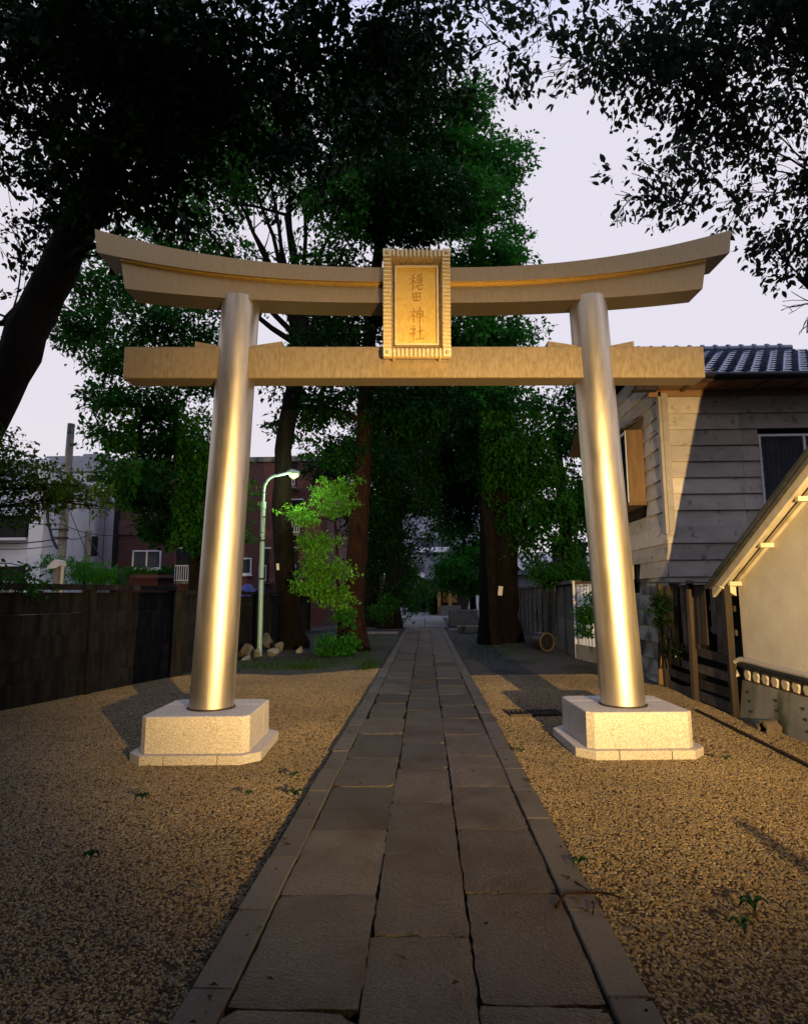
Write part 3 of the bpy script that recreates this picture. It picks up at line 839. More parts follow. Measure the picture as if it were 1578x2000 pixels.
ridge_cap = MB().tube([(0, 0, 0), (.05, 0, .0), (.06, 0, 0), (.26, 0, 0)], [.105, .105, .075, .075], 10).mesh('ridge_cap', True); ridge_cap.materials.append(M['tile'])
for i in range(15):
    link('ridge_cap', ridge_cap, None, roof, (3.7 + i * .262, 12.4, 6.50))
# front window
wn = empty('window', (0, 0, 0), 0, parent=house)
MB().box((5.86, 10.63, 2.93), (7.42, 10.70, 2.985)).build('sill', M['frame'], wn)
for a, b, c, d in ((5.86, 2.985, 5.90, 4.24), (7.38, 2.985, 7.42, 4.24), (5.90, 4.20, 7.38, 4.24), (6.62, 2.985, 6.66, 4.20)):
    MB().box((a, 10.645, b), (c, 10.70, d)).build('window_frame', M['frame'], wn)
for a, b in ((5.90, 6.62), (6.66, 7.38)):
    MB().box((a, 10.665, 2.985), (b, 10.672, 4.20)).build('pane', M['glass'], wn)
    V = []; Fc = []; n = 46
    for i in range(n + 1):
        x = a + (b - a) * i / n; y = 10.73 + .018 * math.sin(i * 1.25) + .006 * math.sin(i * .57)
        V += [(x, y, 2.99), (x, y, 4.2)]
    for i in range(n): Fc.append((2 * i, 2 * i + 2, 2 * i + 3, 2 * i + 1))
    MB().add(V, Fc).build('curtain', M['curtain'], wn, True)
gr = empty('window_grille', (0, 0, 0), 0, parent=house)
for zz in (3.12, 3.32, 3.6, 3.85, 4.05):
    MB().tube([(5.88, 10.62, zz), (5.88, 10.42, zz), (6.12, 10.42, zz + .02), (6.14, 10.5, zz)], .008, 6).build('bar', M['black'], gr)
for xx in (5.9, 6.1): MB().tube([(xx, 10.42, 3.05), (xx, 10.42, 4.12)], .008, 6).build('bar', M['black'], gr)
# bay window on the side
bay = empty('bay_window', (0, 0, 0), 0, parent=house)
bx0, bx1, by0, by1, bz0, bz1 = 3.90, 4.21, 11.60, 12.97, 3.20, 4.60
MB().box((bx0, by0 - .03, bz0), (bx1, by0, bz1), .004).build('cheek', M['brownwood'], bay)
MB().box((bx0, by1, bz0), (bx1, by1 + .03, bz1), .004).build('cheek', M['brownwood'], bay)
MB().prism([(bx0 - .06, bz1 + .001), (bx1, bz1 + .22), (bx1, bz1 + .26), (bx0 - .10, bz1 + .03)], 1, by0 - .08, by1 + .08).build('hood', M['darkwood'], bay)
MB().box((bx0 - .03, by0 - .05, bz0 - .06), (bx1, by1 + .05, bz0 - .002), .004).build('sill', M['brownwood'], bay)
for a, b in ((by0 + .01, by0 + .05), (by1 - .05, by1 - .01), (12.26, 12.30)):
    MB().box((bx0 - .01, a, bz0), (bx0 + .03, b, bz1)).build('window_frame', M['frame'], bay)
MB().box((bx0 - .008, by0 + .05, bz1 - .06), (bx0 + .028, by1 - .05, bz1 - .01)).build('window_frame', M['frame'], bay)
for a, b in ((by0 + .05, 12.26), (12.30, by1 - .05)):
    MB().box((bx0 + .005, a, bz0), (bx0 + .012, b, bz1 - .06)).build('pane', M['glass'], bay)
MB().box((4.30, by0, bz0), (4.31, by1, bz1)).build('backing', M['dark'], bay)
MB().box((4.22, 12.0, 1.72), (4.26, 12.42, 2.02)).build('vent', M['dark'], house)

# ------------------------------------------------------------------ rickety timber fence between the two houses
tf = empty('timber_fence', (0, 0, 0), 0, 'dark dilapidated timber fence with a tin cap between the stucco house and the board-clad house', 'fence')
FXa, FYa, FXb, FYb = 4.02, 10.5, 3.93, 8.05
def fxy(t): return FXa + (FXb - FXa) * t, FYa + (FYb - FYa) * t
for t in (.0, .50, 1.0):
    x, y = fxy(t)
    piece('post', M['darkwood'], tf, (x - .05, y, .82), (.075, .075, 1.72), (0, rh.uniform(-.02, .02), rh.uniform(-.2, .2)))
MB().prism([(8.0, 1.62), (10.62, 1.67), (10.62, 1.69), (8.0, 1.64)], 0, 3.84, 4.35).build('tin_cap', M['verge'], tf)
nb = 16
for i in range(nb):
    t = (i + .5) / nb; x, y = fxy(t)
    if i in (4, 11): continue
    zlo = rh.choice([.72, .78, .70, .95, .74]); zt = 1.62
    piece('board', M['greywood'] if rh.random() < .6 else M['darkwood'], tf, (x + rh.uniform(-.012, .012), y, (zlo + zt) / 2), (.018, .135, zt - zlo), (rh.uniform(-.02, .02), rh.uniform(-.02, .03), .04))
for zz in (.66, .44, .22, .04):
    for a, b in ((.01, .49), (.51, .99)):
        x0, y0 = fxy(a); x1, y1 = fxy(b)
        MB().obox((x0, y0, zz + rh.uniform(-.02, .02)), (x1, y1, zz + rh.uniform(-.03, .02)), .022, .12).build('rail_board', M['darkwood'] if zz in (.66, .22) else M['greywood'], tf)
for i, zz in enumerate((1.30, 1.0)):
    x0, y0 = fxy(.0); x1, y1 = fxy(1)
    MB().obox((x0 + .04, y0, zz), (x1 + .04, y1, zz), .03, .07).build('rail', M['darkwood'], tf)
MB().box((4.28, 8.0, 0), (4.33, 10.6, 1.6)).build('back_panel', M['dark'], tf)
MB().obox((3.96, 10.58, .0), (4.0, 10.56, 1.0), .03, .16, (1, 0, 0)).build('leaning_plank', M['brownwood'], tf)

# ------------------------------------------------------------------ stucco outhouse at the right edge
st = empty('stucco_house', (0, 0, 0), 0, 'cream stucco gabled outhouse with tiled verge and a band of pale lozenges', 'house')
SXW = 4.0
rz = lambda Y: 1.60 + (8.03 - Y) * .538       # roof underside along the gable
YR = 3.9
MB().prism([(7.98, .58), (7.98, rz(7.98)), (YR, rz(YR)), (.3, rz(YR) - (YR - .3) * .538), (.3, .58)], 0, SXW, 8.0).build('wall', M['stucco'], st)
# battered concrete base
MB().prism([(3.915, -.05), (SXW - .02, .42), (8.0, .42), (8.0, -.05)], 1, .3, 8.02).build('concrete_base', M['concrete'], st)
# lozenge band
MB().prism([(SXW - .012, .425), (SXW - .012, .575), (8.0, .575), (8.0, .425)], 1, .3, 8.0).build('band', M['redtile'], st)
lz = MB()
V = [(0, -.085, .0), (-.0, -.045, .066), (0, .045, .066), (0, .085, .0), (0, .045, -.066), (0, -.045, -.066)]
Vo = V + [(-.018, y * .82, z_ * .82) for _, y, z_ in V]
lz.add(Vo, [(6, 7, 8, 9, 10, 11)] + [(i, (i + 1) % 6, 6 + (i + 1) % 6, 6 + i) for i in range(6)])
lzm = lz.mesh('lozenge'); lzm.materials.append(M['lozenge'])
for i in range(14):
    link('lozenge', lzm, None, st, (SXW - .0125, 7.88 - i * .2, .50), (math.radians(0), 0, 0), (1, .92, 1))
# roof: rake board, verge tiles, slab
def rake(y0, y1, d0, d1, x0, x1):
    return MB().prism([(y0, rz(y0) + d0), (y1, rz(y1) + d0), (y1, rz(y1) + d1), (y0, rz(y0) + d1)], 0, x0, x1)
rake(8.28, YR, .085, .12, 3.76, 8.0).build('roof', M['verge'], st)
rake(8.26, YR, -.03, .08, 3.80, 3.84).build('rake_board', M['creamwood'], st)
rake(8.24, YR, .06, .084, 3.841, 8.0).build('roof_boarding', M['creamwood'], st)
rake(8.20, YR, -.03, .02, 3.95, 3.998).build('wall_moulding', M['creamwood'], st)
n = 15; sl_ = math.atan(.538)
for i in range(n):
    y = 8.22 - i * .285
    piece('verge_tile', M['verge'], st, (3.82, y, rz(y) + .145 + (i % 2) * .004), (.15, .318, .045), (-sl_ + .015, 0, 0))
    piece('roof_tile', M['verge'], st, (4.06, y, rz(y) + .14), (.3, .318, .03), (-sl_ + .015, 0, 0))
for y in (7.90, 7.12, 6.35, 5.6):
    piece('bracket', M['creamwood'], st, (3.92, y, rz(y) - .055), (.15, .055, .05))
MB().prism([(3.78, 1.585), (3.99, 1.585), (3.99, 1.46)], 1, 8.02, 8.24).build('eave_boxing', M['creamwood'], st)
# pipes along the band
pp = [(3.93, 8.03, .46), (3.90, 8.06, .56), (3.91, 8.03, .65), (3.94, 7.92, .685), (3.95, 7.7, .675), (3.95, 7.3, .66), (3.95, 6.6, .65), (3.95, 5.5, .64)]
MB().tube(pp, .032, 10).build('lagged_pipe', M['pipe'], st, True)
MB().tube([(3.95, 7.98, .62), (3.94, 7.6, .615), (3.94, 6.8, .60), (3.94, 5.5, .59)], .036, 10).build('black_pipe', M['black'], st, True)
for z_ in (.09, .2, .3):
    for y in (7.7, 7.1, 6.6):
        MB().lathe([(.018, 0), (.012, .012)], 8).build('weep_hole', M['dark'], st, loc=(3.92 + z_ * .14, y + z_ * .5, z_), rot=(0, -1.4, 0))
# clay drain mouth at the foot of the stucco house
dm = MB(); V = []; Fc = []
for j, (xx, rr) in enumerate(((3.90, .12), (3.74, .115), (3.74, .085), (3.90, .085))):
    for k in range(13):
        a = math.pi * k / 12
        V.append((xx + .01 * math.sin(k * 2.1), 7.18 + rr * math.cos(a), -.03 + rr * 1.15 * math.sin(a)))
for j in range(3):
    for k in range(12): Fc.append((j * 13 + k, j * 13 + k + 1, (j + 1) * 13 + k + 1, (j + 1) * 13 + k))
tag(dm.add(V, Fc).build('drain_mouth', M['brownrock']), 'small broken clay drain mouth at the foot of the stucco wall', 'drain')
# edging line and drain grate in the gravel
tag(MB().obox((3.55, 8.4, -.012), (3.36, 5.2, -.012), .03, .03).build('edging_strip', M['black']), 'thin dark edging strip running through the gravel in front of the stucco wall', 'edging')
gt = empty('drain_grate', (1.42, 8.2, 0), .1, 'rectangular iron drain grate in the gravel behind the right gate base', 'grate')
MB().box((-.34, -.16, -.02), (.34, -.13, .004)).build('grate_frame', M['iron'], gt)
MB().box((-.34, .13, -.02), (.34, .16, .004)).build('grate_frame', M['iron'], gt)
for i in range(12): piece('bar', M['iron'], gt, (-.33 + i * .06, 0, -.006), (.022, .255, .02))
MB().box((-.34, -.13, -.03), (.34, .13, -.024)).build('pit', M['dark'], gt)
# ------------------------------------------------------------------ concrete plank walls
def plank_wall(name, a, b, h, label, mp, bay=1.75, rows=5, coping=True, seed=1):
    r = random.Random(seed)
    a = Vector((a[0], a[1], 0)); b = Vector((b[0], b[1], 0))
    L = (b - a).length; d = (b - a).normalized(); ang = math.atan2(d.y, d.x)
    w = empty(name, a, ang, label, 'wall')
    n = max(1, round(L / bay)); bl = L / n; ph = (h - .08) / rows
    for i in range(n + 1):
        piece('post', mp, w, (i * bl, 0, h / 2 - .02), (.12, .15, h + .02), (0, r.uniform(-.008, .008), 0))
    for i in range(n):
        for k in range(rows):
            piece('plank', mp, w, (i * bl + bl / 2, r.uniform(-.006, .006), k * ph + ph / 2 - .02), (bl - .124, .05, ph - .003), (r.uniform(-.014, .014), 0, 0))
    if coping:
        for i in range(n): piece('coping', mp, w, (i * bl + bl / 2, 0, h - .02), (bl - .005, .24, .085))
    return w
plank_wall('plank_wall', (-6.35, 5.8), (-4.80, 11.75), 1.66, 'tall stained concrete plank wall, its shade put into the colour, along the left edge of the yard', M['wallplank'], 2.05, 5, True, 2)
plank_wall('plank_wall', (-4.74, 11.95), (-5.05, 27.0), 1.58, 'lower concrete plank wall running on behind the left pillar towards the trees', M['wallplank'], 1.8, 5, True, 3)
plank_wall('plank_wall', (3.66, 15.0), (4.75, 33.5), 1.80, 'grey concrete plank wall receding along the right side of the shrine path', M['wallplank2'], 1.5, 4, True, 4)

# pale corrugated sheet beside the house
sf = empty('sheet_fence', (0, 0, 0), 0, 'pale corrugated sheet fence with a timber top rail beside the board-clad house', 'fence')
V = []; Fc = []; n = 40; a, b = Vector((3.64, 14.95, 0)), Vector((3.98, 13.4, 0))
sd_ = Vector((b - a)).normalized(); nr = Vector((-sd_.y, sd_.x, 0))
for i in range(n + 1):
    p = a.lerp(b, i / n) + nr * (.018 * math.sin(i * 1.6)); V += [(p.x, p.y, .02), (p.x, p.y, 1.72)]
for i in range(n): Fc.append((2 * i, 2 * i + 2, 2 * i + 3, 2 * i + 1))
MB().add(V, Fc).build('sheet', M['white_wall'], sf)
MB().obox(a + Vector((0, 0, 1.75)), b + Vector((0, 0, 1.75)), .07, .06).build('top_rail', M['brownwood'], sf)
MB().obox(a + Vector((-.05, 0, .15)), b + Vector((-.05, 0, .15)), .05, .34).build('base_board', M['concrete'], sf)
MB().tube([a + Vector((-.05, 0, 0)), a + Vector((-.05, 0, 1.8))], .03, 8).build('post', M['frame'], sf)

# ------------------------------------------------------------------ left background: pale building, brick flats, poles, cables
wb = empty('pale_building', (0, 0, 0), 0, 'pale blue-white rendered building with a tall blank side behind the left wall', 'building')
cnr = at(88, 1000, 23.5); far_ = at(226, 1000, 35.0); lf = at(-160, 1000, 24.5)
cx_, cy_ = cnr.x, cnr.y; fx_, fy_ = far_.x, far_.y
hz = at(88, 905, 23.5).z
wpoly = [(cx_, cy_), (fx_, fy_), (fx_ - 9, fy_ + 1), (lf.x, lf.y)]
MB().prism(wpoly, 2, -.04, hz).build('wall', M['white_wall'], wb)
MB().prism([(cx_ + .12, cy_ - .12), (fx_ + .12, fy_ + .1), (fx_ - 9, fy_ + 1.1), (lf.x, lf.y - .15)], 2, hz, hz + .18).build('parapet', M['white_wall'], wb)
MB().box((cx_ - .40, cy_ - .28, -.04), (cx_ + .16, cy_ + .10, hz - .02)).build('lit_corner_band', M['frame'], wb)  # paler box paints in the lit band at the corner
dv = Vector((fx_ - cx_, fy_ - cy_, 0)); dn = dv.normalized(); nrm = Vector((dn.y, -dn.x, 0))
for t in (.18, .55, .8):
    p = Vector((cx_, cy_, 0)) + dv * t + nrm * .006
    MB().obox(p, p + Vector((0, 0, hz - .1)), .03, .03).build('joint_strip', M['pole'], wb)
p = Vector((cx_, cy_, 0)) + dv * .60 + nrm * .02
MB().obox(p + Vector((0, 0, 3.5)), p + Vector((0, 0, 4.5)), .55, .04, dn).build('window', M['dark'], wb)
for (px0, px1, py0, py1) in ((2, 62, 1010, 1052), (2, 66, 1108, 1135)):
    for k in (0,):
        A = at(px0 - 80, py0, 23.7); B = at(px1, py1, 23.7)
        f = MB().box((A.x, 23.3, B.z), (B.x, 24.0, A.z)).build('window', M['dark'], wb)
        MB().box((A.x, 23.22, A.z), (B.x + .08, 23.32, A.z + .08)).build('lintel', M['frame'], f)
        MB().box((A.x, 23.22, B.z - .10), (B.x + .08, 23.34, B.z)).build('sill', M['frame'], f)
        MB().box(((A.x + B.x) / 2 + .4, 23.24, B.z), ((A.x + B.x) / 2 + .46, 23.29, A.z)).build('mullion', M['frame'], f)
# distant pale houses above its roof line
for nm, px, pyt, Y, wd, lab in (('distant_house', 128, 905, 70, 8, 'far pale house glimpsed above the roof left of the utility pole'), ('distant_house', 188, 903, 60, 4.2, 'far grey house with a small dormer seen right of the utility pole')):
    c = at(px, pyt, Y)
    h_ = empty(nm, (c.x, Y, 0), 0, lab, 'house')
    MB().box((-wd / 2, 0, 0), (wd / 2, 6, c.z - 1)).build('wall', M['white_wall'], h_)
    MB().prism([(-wd / 2 - .4, c.z - 1.0), (wd / 2 + .4, c.z - 1.0), (wd / 4, c.z + .8), (-wd / 4, c.z + .8)], 1, -.4, 6.4).build('roof', M['tile'], h_)
    MB().box((-wd / 5, -.05, c.z - 2.0), (wd / 5, .02, c.z - 1.3)).build('window', M['dark'], h_)

AY = 31.0
ap = empty('brick_flats', (0, 0, 0), 0, 'red brick block of flats with white balcony railings behind the left pillar', 'building')
axl = at(231, 1000, AY).x; axr = at(640, 1000, AY).x; ztop = at(300, 905, AY).z
MB().box((axl, AY, -.04), (axr, AY + 12, ztop)).build('wall', M['brick'], ap)
MB().box((axl - .1, AY - .1, ztop), (axr + .1, AY + 12.1, ztop + .25)).build('parapet', M['concrete'], ap)
MB().box((axl - .12, AY - .14, -.04), (axl + .12, AY + .02, ztop - .1)).build('downpipe', M['dark'], ap)
sp_ = at(232, 1045, AY); MB().box((axl, AY - .09, sp_.z), (at(330, 1045, AY).x, AY - .005, sp_.z + .75)).build('spandrel', M['brick2'], ap)
def apt_window(x0, x1, y0, y1, panes=2, curtain=True):
    A = at(x0, y0, AY); B = at(x1, y1, AY)
    f = MB()
    t = .07
    f.box((A.x, AY - .08, B.z), (A.x + t, AY + .02, A.z)).box((B.x - t, AY - .08, B.z), (B.x, AY + .02, A.z))
    f.box((A.x + t, AY - .078, A.z - t), (B.x - t, AY + .02, A.z)).box((A.x + t, AY - .078, B.z), (B.x - t, AY + .02, B.z + t))
    if panes == 2: f.box(((A.x + B.x) / 2 - t / 2, AY - .075, B.z + t), ((A.x + B.x) / 2 + t / 2, AY + .02, A.z - t))
    fo_ = f.build('window', M['frame'], ap)
    MB().box((A.x + t, AY - .04, B.z + t), (B.x - t, AY - .03, A.z - t)).build('pane', M['glass'], fo_)
    V = []; Fc = []; n = 30
    for i in range(n + 1):
        x = A.x + t + (B.x - A.x - 2 * t) * i / n; y = AY - .018 + .007 * math.sin(i * 1.7); V += [(x, y, B.z + t), (x, y, A.z - t)]
    for i in range(n): Fc.append((2 * i, 2 * i + 2, 2 * i + 3, 2 * i + 1))
    MB().add(V, Fc).build('curtain', M['curtain'] if curtain else M['dark'], fo_)
    MB().box((A.x - .05, AY - .13, B.z - .08), (B.x + .05, AY - .002, B.z - .004)).build('sill', M['frame'], fo_)
apt_window(261, 315, 1075, 1111)
apt_window(436, 492, 1090, 1122, 2, True)
apt_window(330, 372, 995, 1020, 2, False)
for (x0, x1, y0, y1) in ((342, 394, 1104, 1134), (506, 520, 1104, 1134), (551, 578, 1103, 1133), (548, 585, 1009, 1040), (380, 404, 925, 945), (548, 576, 925, 947)):
    A = at(x0, y0, AY - .9); B = at(x1, y1, AY - .9)
    bl = empty('balcony', (0, 0, 0), 0, parent=ap)
    MB().box((A.x, AY - .95, B.z - .16), (B.x, AY - .002, B.z - .02)).build('slab', M['concrete'], bl)
    MB().box((A.x, AY - .93, A.z - .05), (B.x, AY - .87, A.z)).build('handrail', M['frame'], bl)
    MB().box((A.x, AY - .92, B.z), (B.x, AY - .88, B.z + .04)).build('bottom_rail', M['frame'], bl)
    k = max(3, int((B.x - A.x) / .11))
    for i in range(k + 1): piece('baluster', M['frame'], bl, (A.x + .02 + (B.x - A.x - .04) * i / k, AY - .90, (A.z + B.z) / 2), (.03, .03, A.z - B.z - .02))
    dA = at(x0 + 4, y0 - 32, AY); MB().box((dA.x, AY - .03, B.z), (B.x - .1, AY + .03, dA.z)).build('balcony_door', M['dark'], bl)
    MB().box((dA.x, AY - .05, dA.z), (B.x, AY - .004, dA.z + .07)).build('door_head', M['frame'], bl)
fb = empty('window_box', (0, 0, 0), 0, 'leafy window box under the lit curtained window of the brick flats', 'planter')

# utility poles and cables
def pole(name, px0, py0, px1, py1, Y, r0, r1, label):
    A = at(px0, py0, Y); B = at(px1, py1, Y)
    dxy = (B.x - A.x) / (B.z - A.z)
    base_ = Vector((A.x - dxy * (A.z + .05), Y, -.05))
    o = empty(name, (0, 0, 0), 0, label, 'utility pole', 'utility poles behind the left wall')
    MB().tube([base_, B], [r0, r1], 14).build('shaft', M['pole'], o, True)
    return o, base_, B
p1, p1b, p1t = pole('utility_pole', 118, 1120, 140, 828, 22.0, .17, .125, 'tall concrete utility pole rising above the pale building')
for zz in (3.6, 3.9, 5.1): 
    c = p1b.lerp(p1t, (zz + .05) / (p1t.z + .05))
    MB().lathe([(.19, 0), (.19, .05)], 12, c).build('band', M['iron'], p1)
    MB().obox(c + Vector((-.3, -.2, .02)), c + Vector((.3, -.2, .02)), .05, .05).build('arm', M['iron'], p1)
p2, p2b, p2t = pole('utility_pole', 171, 1090, 174, 1037, 26.0, .14, .13, 'short dark stub pole in front of the pale building')
def cable(pts, r, label, sag=.0):
    A = Vector(pts[0]); out_ = []
    for a, b in zip(pts[:-1], pts[1:]):
        a, b = Vector(a), Vector(b)
        for k in range(8):
            t = k / 8; p_ = a.lerp(b, t); p_.z -= sag * 4 * t * (1 - t); out_.append(p_)
    out_.append(Vector(pts[-1]))
    return tag(MB().tube(out_, r, 5).build('cable', M['cable']), label, 'cable', 'overhead cables behind the left wall')
cc_ = lambda x, y, Y=21.6: at(x, y, Y)
cable([cc_(-40, 1003), cc_(122, 1024), cc_(225, 1046)], .016, 'highest thin overhead cable crossing the pale building', .12)
cable([cc_(-40, 1058), cc_(120, 1051)], .022, 'thicker overhead cable left of the tall utility pole, upper of two', .12)
cable([cc_(-40, 1070), cc_(118, 1064)], .016, 'thin overhead cable left of the tall utility pole, lower of two', .1)
cable([cc_(126, 1051), at(172, 1045, 25.8)], .016, 'short cable between the two utility poles', .1)
cable([cc_(-40, 1085), cc_(20, 1100), cc_(112, 1104)], .02, 'low sagging cable just above the left wall', .1)
cable([at(174, 1050, 25.8), at(195, 1085, 25.6), at(212, 1115, 25.4)], .018, 'stay wire slanting down from the short stub pole', .0)
cable([cc_(93, 985), cc_(95, 1020), cc_(104, 1055), cc_(113, 1072)], .05, 'thick black cable looping down onto the tall utility pole', .0)
cable([cc_(132, 985), cc_(158, 1050), cc_(172, 1085)], .014, 'thin stay wire dropping right from the tall utility pole', .0)
# small lamp hood on a stub just behind the wall
lh = empty('wall_lamp', (0, 0, 0), 0, 'small grey hooded lamp on a stub post above the left wall', 'lamp')
A = at(112, 1132, 13.0); B = at(113, 1108, 13.0)
MB().tube([(A.x, 13.0, 0), (B.x, 13.0, B.z)], .075, 12).build('post', M['pole'], lh, True)
C_ = at(98, 1112, 13.0); D_ = at(122, 1093, 13.0)
MB().prism([(C_.x, C_.z), (C_.x + .02, C_.z + .06), (C_.x + .16, D_.z), (D_.x, D_.z - .02), (D_.x + .03, D_.z - .13), (C_.x + .2, C_.z + .02)], 1, 12.88, 13.14).build('hood', M['frame'], lh)
E_ = at(126, 1105, 13.0); G_ = at(126, 1134, 13.0)
MB().tube([(E_.x, 12.95, 0), (E_.x, 12.95, E_.z)], .035, 8).build('pale_tube', M['paper'], lh, True)

# ------------------------------------------------------------------ street lamp among the trees (lit)
LY = 15.96
lb = gnd(507, 1278); lp = empty('street_lamp', (0, 0, 0), 0, 'lit pale green street lamp with a curved arm standing among the trees', 'street lamp')
LX = lb.x
ljoint = at(513, 985, LY).z; ltop = at(540, 927, LY)
MB().tube([(LX, LY, -.05), (LX, LY, ljoint)], [.066, .060], 16).build('pole', M['lamp_green'], lp, True)
MB().tube([(LX, LY, ljoint - .12), (LX, LY, ljoint + .06)], .074, 16).build('collar', M['lamp_green'], lp, True)
arm = [(LX, LY, ljoint), (LX + .01, LY, ltop.z - .42)]
for k in range(9):
    a = math.pi / 2 * k / 8
    arm.append((LX + .01 + .36 * (1 - math.cos(a)), LY, ltop.z - .42 + .40 * math.sin(a)))
arm.append((LX + .66, LY, ltop.z + .05))
MB().tube(arm, .036, 12).build('arm', M['lamp_green'], lp, True)
for zz in (1.9, 2.9): MB().lathe([(.07, 0), (.07, .05)], 14, (LX, LY, zz)).build('band', M['iron'], lp)
MB().obox((LX, LY - .05, at(510, 1010, LY).z), (LX + .22, LY - .05, at(510, 1010, LY).z), .03, .03).build('wire_bracket', M['iron'], lp)
MB().tube([(LX + .62, LY, ltop.z + .05), (LX + .74, LY, ltop.z + .06), (LX + .95, LY, ltop.z + .03)], [.045, .09, .05], 14).build('lamp_housing', M['lamp_green'], lp, True)
M['bulb'] = emit_mat('lit_lamp', (.95, 1.0, .25), 5)
MB().tube([(LX + .70, LY - .03, ltop.z - .03), (LX + .80, LY - .04, ltop.z - .06), (LX + .92, LY - .03, ltop.z - .03)], [.03, .075, .03], 12).build('lamp_glass', M['bulb'], lp, True)
pl = bpy.data.lights.new('street_lamp_light', 'POINT'); pl.energy, pl.color, pl.shadow_soft_size = 95, (.85, 1.0, .5), .1
plo = bpy.data.objects.new('street_lamp_light', pl); COL.objects.link(plo); plo.location = (LX + .8, LY - .05, ltop.z - .22); plo.parent = lp

# ------------------------------------------------------------------ far end of the path
fbld = empty('far_building', (0, 0, 0), 0, 'grey-lilac block with dark-railed balconies closing the far end of the path', 'building')
FY = 62.0
xl, xr = at(770, 1000, FY).x, at(1010, 1000, FY).x
MB().box((xl, FY, -.04), (xr, FY + 8, at(800, 900, FY).z)).build('wall', M['bluewall'], fbld)
for (yt, yb) in ((1051, 1068), (1098, 1118)):
    A, B = at(812, yt, FY - 1.2), at(880, yb, FY - 1.2)
    bl = empty('balcony', (0, 0, 0), 0, parent=fbld)
    MB().box((A.x, FY - 1.3, B.z - .5), (B.x, FY - .01, B.z - .05)).build('slab', M['white_wall'], bl)
    MB().box((A.x, FY - 1.25, A.z - .1), (B.x, FY - 1.15, A.z)).build('handrail', M['black'], bl)
    MB().box((A.x, FY - 1.24, B.z), (B.x, FY - 1.2, A.z - .12)).build('screen', M['glass'], bl)
    for i in range(5):
        x = A.x + (B.x - A.x) * i / 4; MB().box((x - .05, FY - 1.28, B.z - .05), (x + .05, FY - 1.16, A.z)).build('upright', M['black'], bl)
    for (q0, q1) in ((.12, .30), (.5, .75)):
        xa, xb = A.x + (B.x - A.x) * q0, A.x + (B.x - A.x) * q1
        w_ = MB().box((xa, FY - .04, B.z), (xb, FY + .03, A.z + 1.3)).build('window', M['curtain'], bl)
A = at(803, 1128, FY); B = at(870, 1150, FY)
MB().box((A.x + .8, FY - .03, 0), (B.x, FY + .02, A.z + .2)).build('ground_floor_opening', M['dark'], fbld)

# small hall with warm timber front
sh_ = empty('shrine_hall', (0, 0, 0), 0, 'small warm-coloured timber shrine hall at the far right end of the path', 'shrine hall')
SY = 46.0
a, b = at(856, 1185, SY), at(884, 1125, SY)
MB().box((a.x, SY, -.04), (a.x + 5, SY + 5, b.z - .3)).build('wall', M['darkwood'], sh_)
for px in (857, 878):
    x = at(px, 1150, SY).x; MB().box((x - .12, SY - .6, 0), (x + .12, SY - .4, b.z - .3)).build('column', M['shrinewood'], sh_)
MB().box((a.x + .35, SY - .05, .9), (a.x + 1.4, SY + .01, b.z - .6)).build('door', M['shrinewood'], sh_)
for i in range(3): MB().box((a.x + .1, SY - 1.6 + i * .3, 0), (a.x + 1.6, SY - .3, .25 + i * .22)).build('step', M['pave'], sh_)
MB().prism([(SY - 1.8, b.z - .25), (SY + 2.2, b.z + 1.6), (SY + 6.4, b.z - .25), (SY + 6.4, b.z - .45), (SY + 2.2, b.z + 1.3), (SY - 1.8, b.z - .42)], 0, a.x - 1.0, a.x + 6).build('roof', M['verge'], sh_)

# water basin shelter and blocks right of the path end
wbz = empty('stone_basin', (0, 0, 0), 0, 'low dark stone water basin beside the right of the path end', 'basin')
A, B = gnd(878, 1222), gnd(935, 1222)
MB().box((A.x, A.y, -.04), (B.x, A.y + 1.4, .75), .03).build('trough', M['concrete'], wbz)
MB().box((A.x + .2, A.y + .2, .75), (B.x - .2, A.y + 1.2, .77)).build('water', M['glass'], wbz)
A = gnd(893, 1235); MB_ = MB().box((A.x, A.y, -.04), (A.x + .95, A.y + .5, .24), .02)
tag(MB_.build('step_stone', M['concrete']), 'long low stone block on the ground right of the path end', 'stone')
A = gnd(930, 1205)
sg = empty('standing_sign', (A.x, A.y, 0), .2, 'small white A-frame sign standing by the basin', 'sign')
MB().obox((-.3, 0, 0), (.05, 0, 1.7), .7, .04, (0, 1, 0)).build('board', M['frame'], sg)
MB().obox((.4, .0, 0), (.05, .02, 1.7), .7, .04, (0, 1, 0)).build('rear_board', M['frame'], sg)
A = gnd(772, 1215)
ss = empty('post_sign', (A.x, A.y, 0), 0, 'thin grey post with a small white notice left of the path end', 'sign')
MB().tube([(0, 0, -.04), (0, 0, 2.5)], .05, 8).build('post', M['pole'], ss)
MB().box((.06, -.06, 1.55), (.28, -.03, 2.0)).build('notice', M['frame'], ss)
MB().box((-.3, -.2, -.04), (.1, .2, .75), .02).build('foot_stone', M['concrete'], ss)

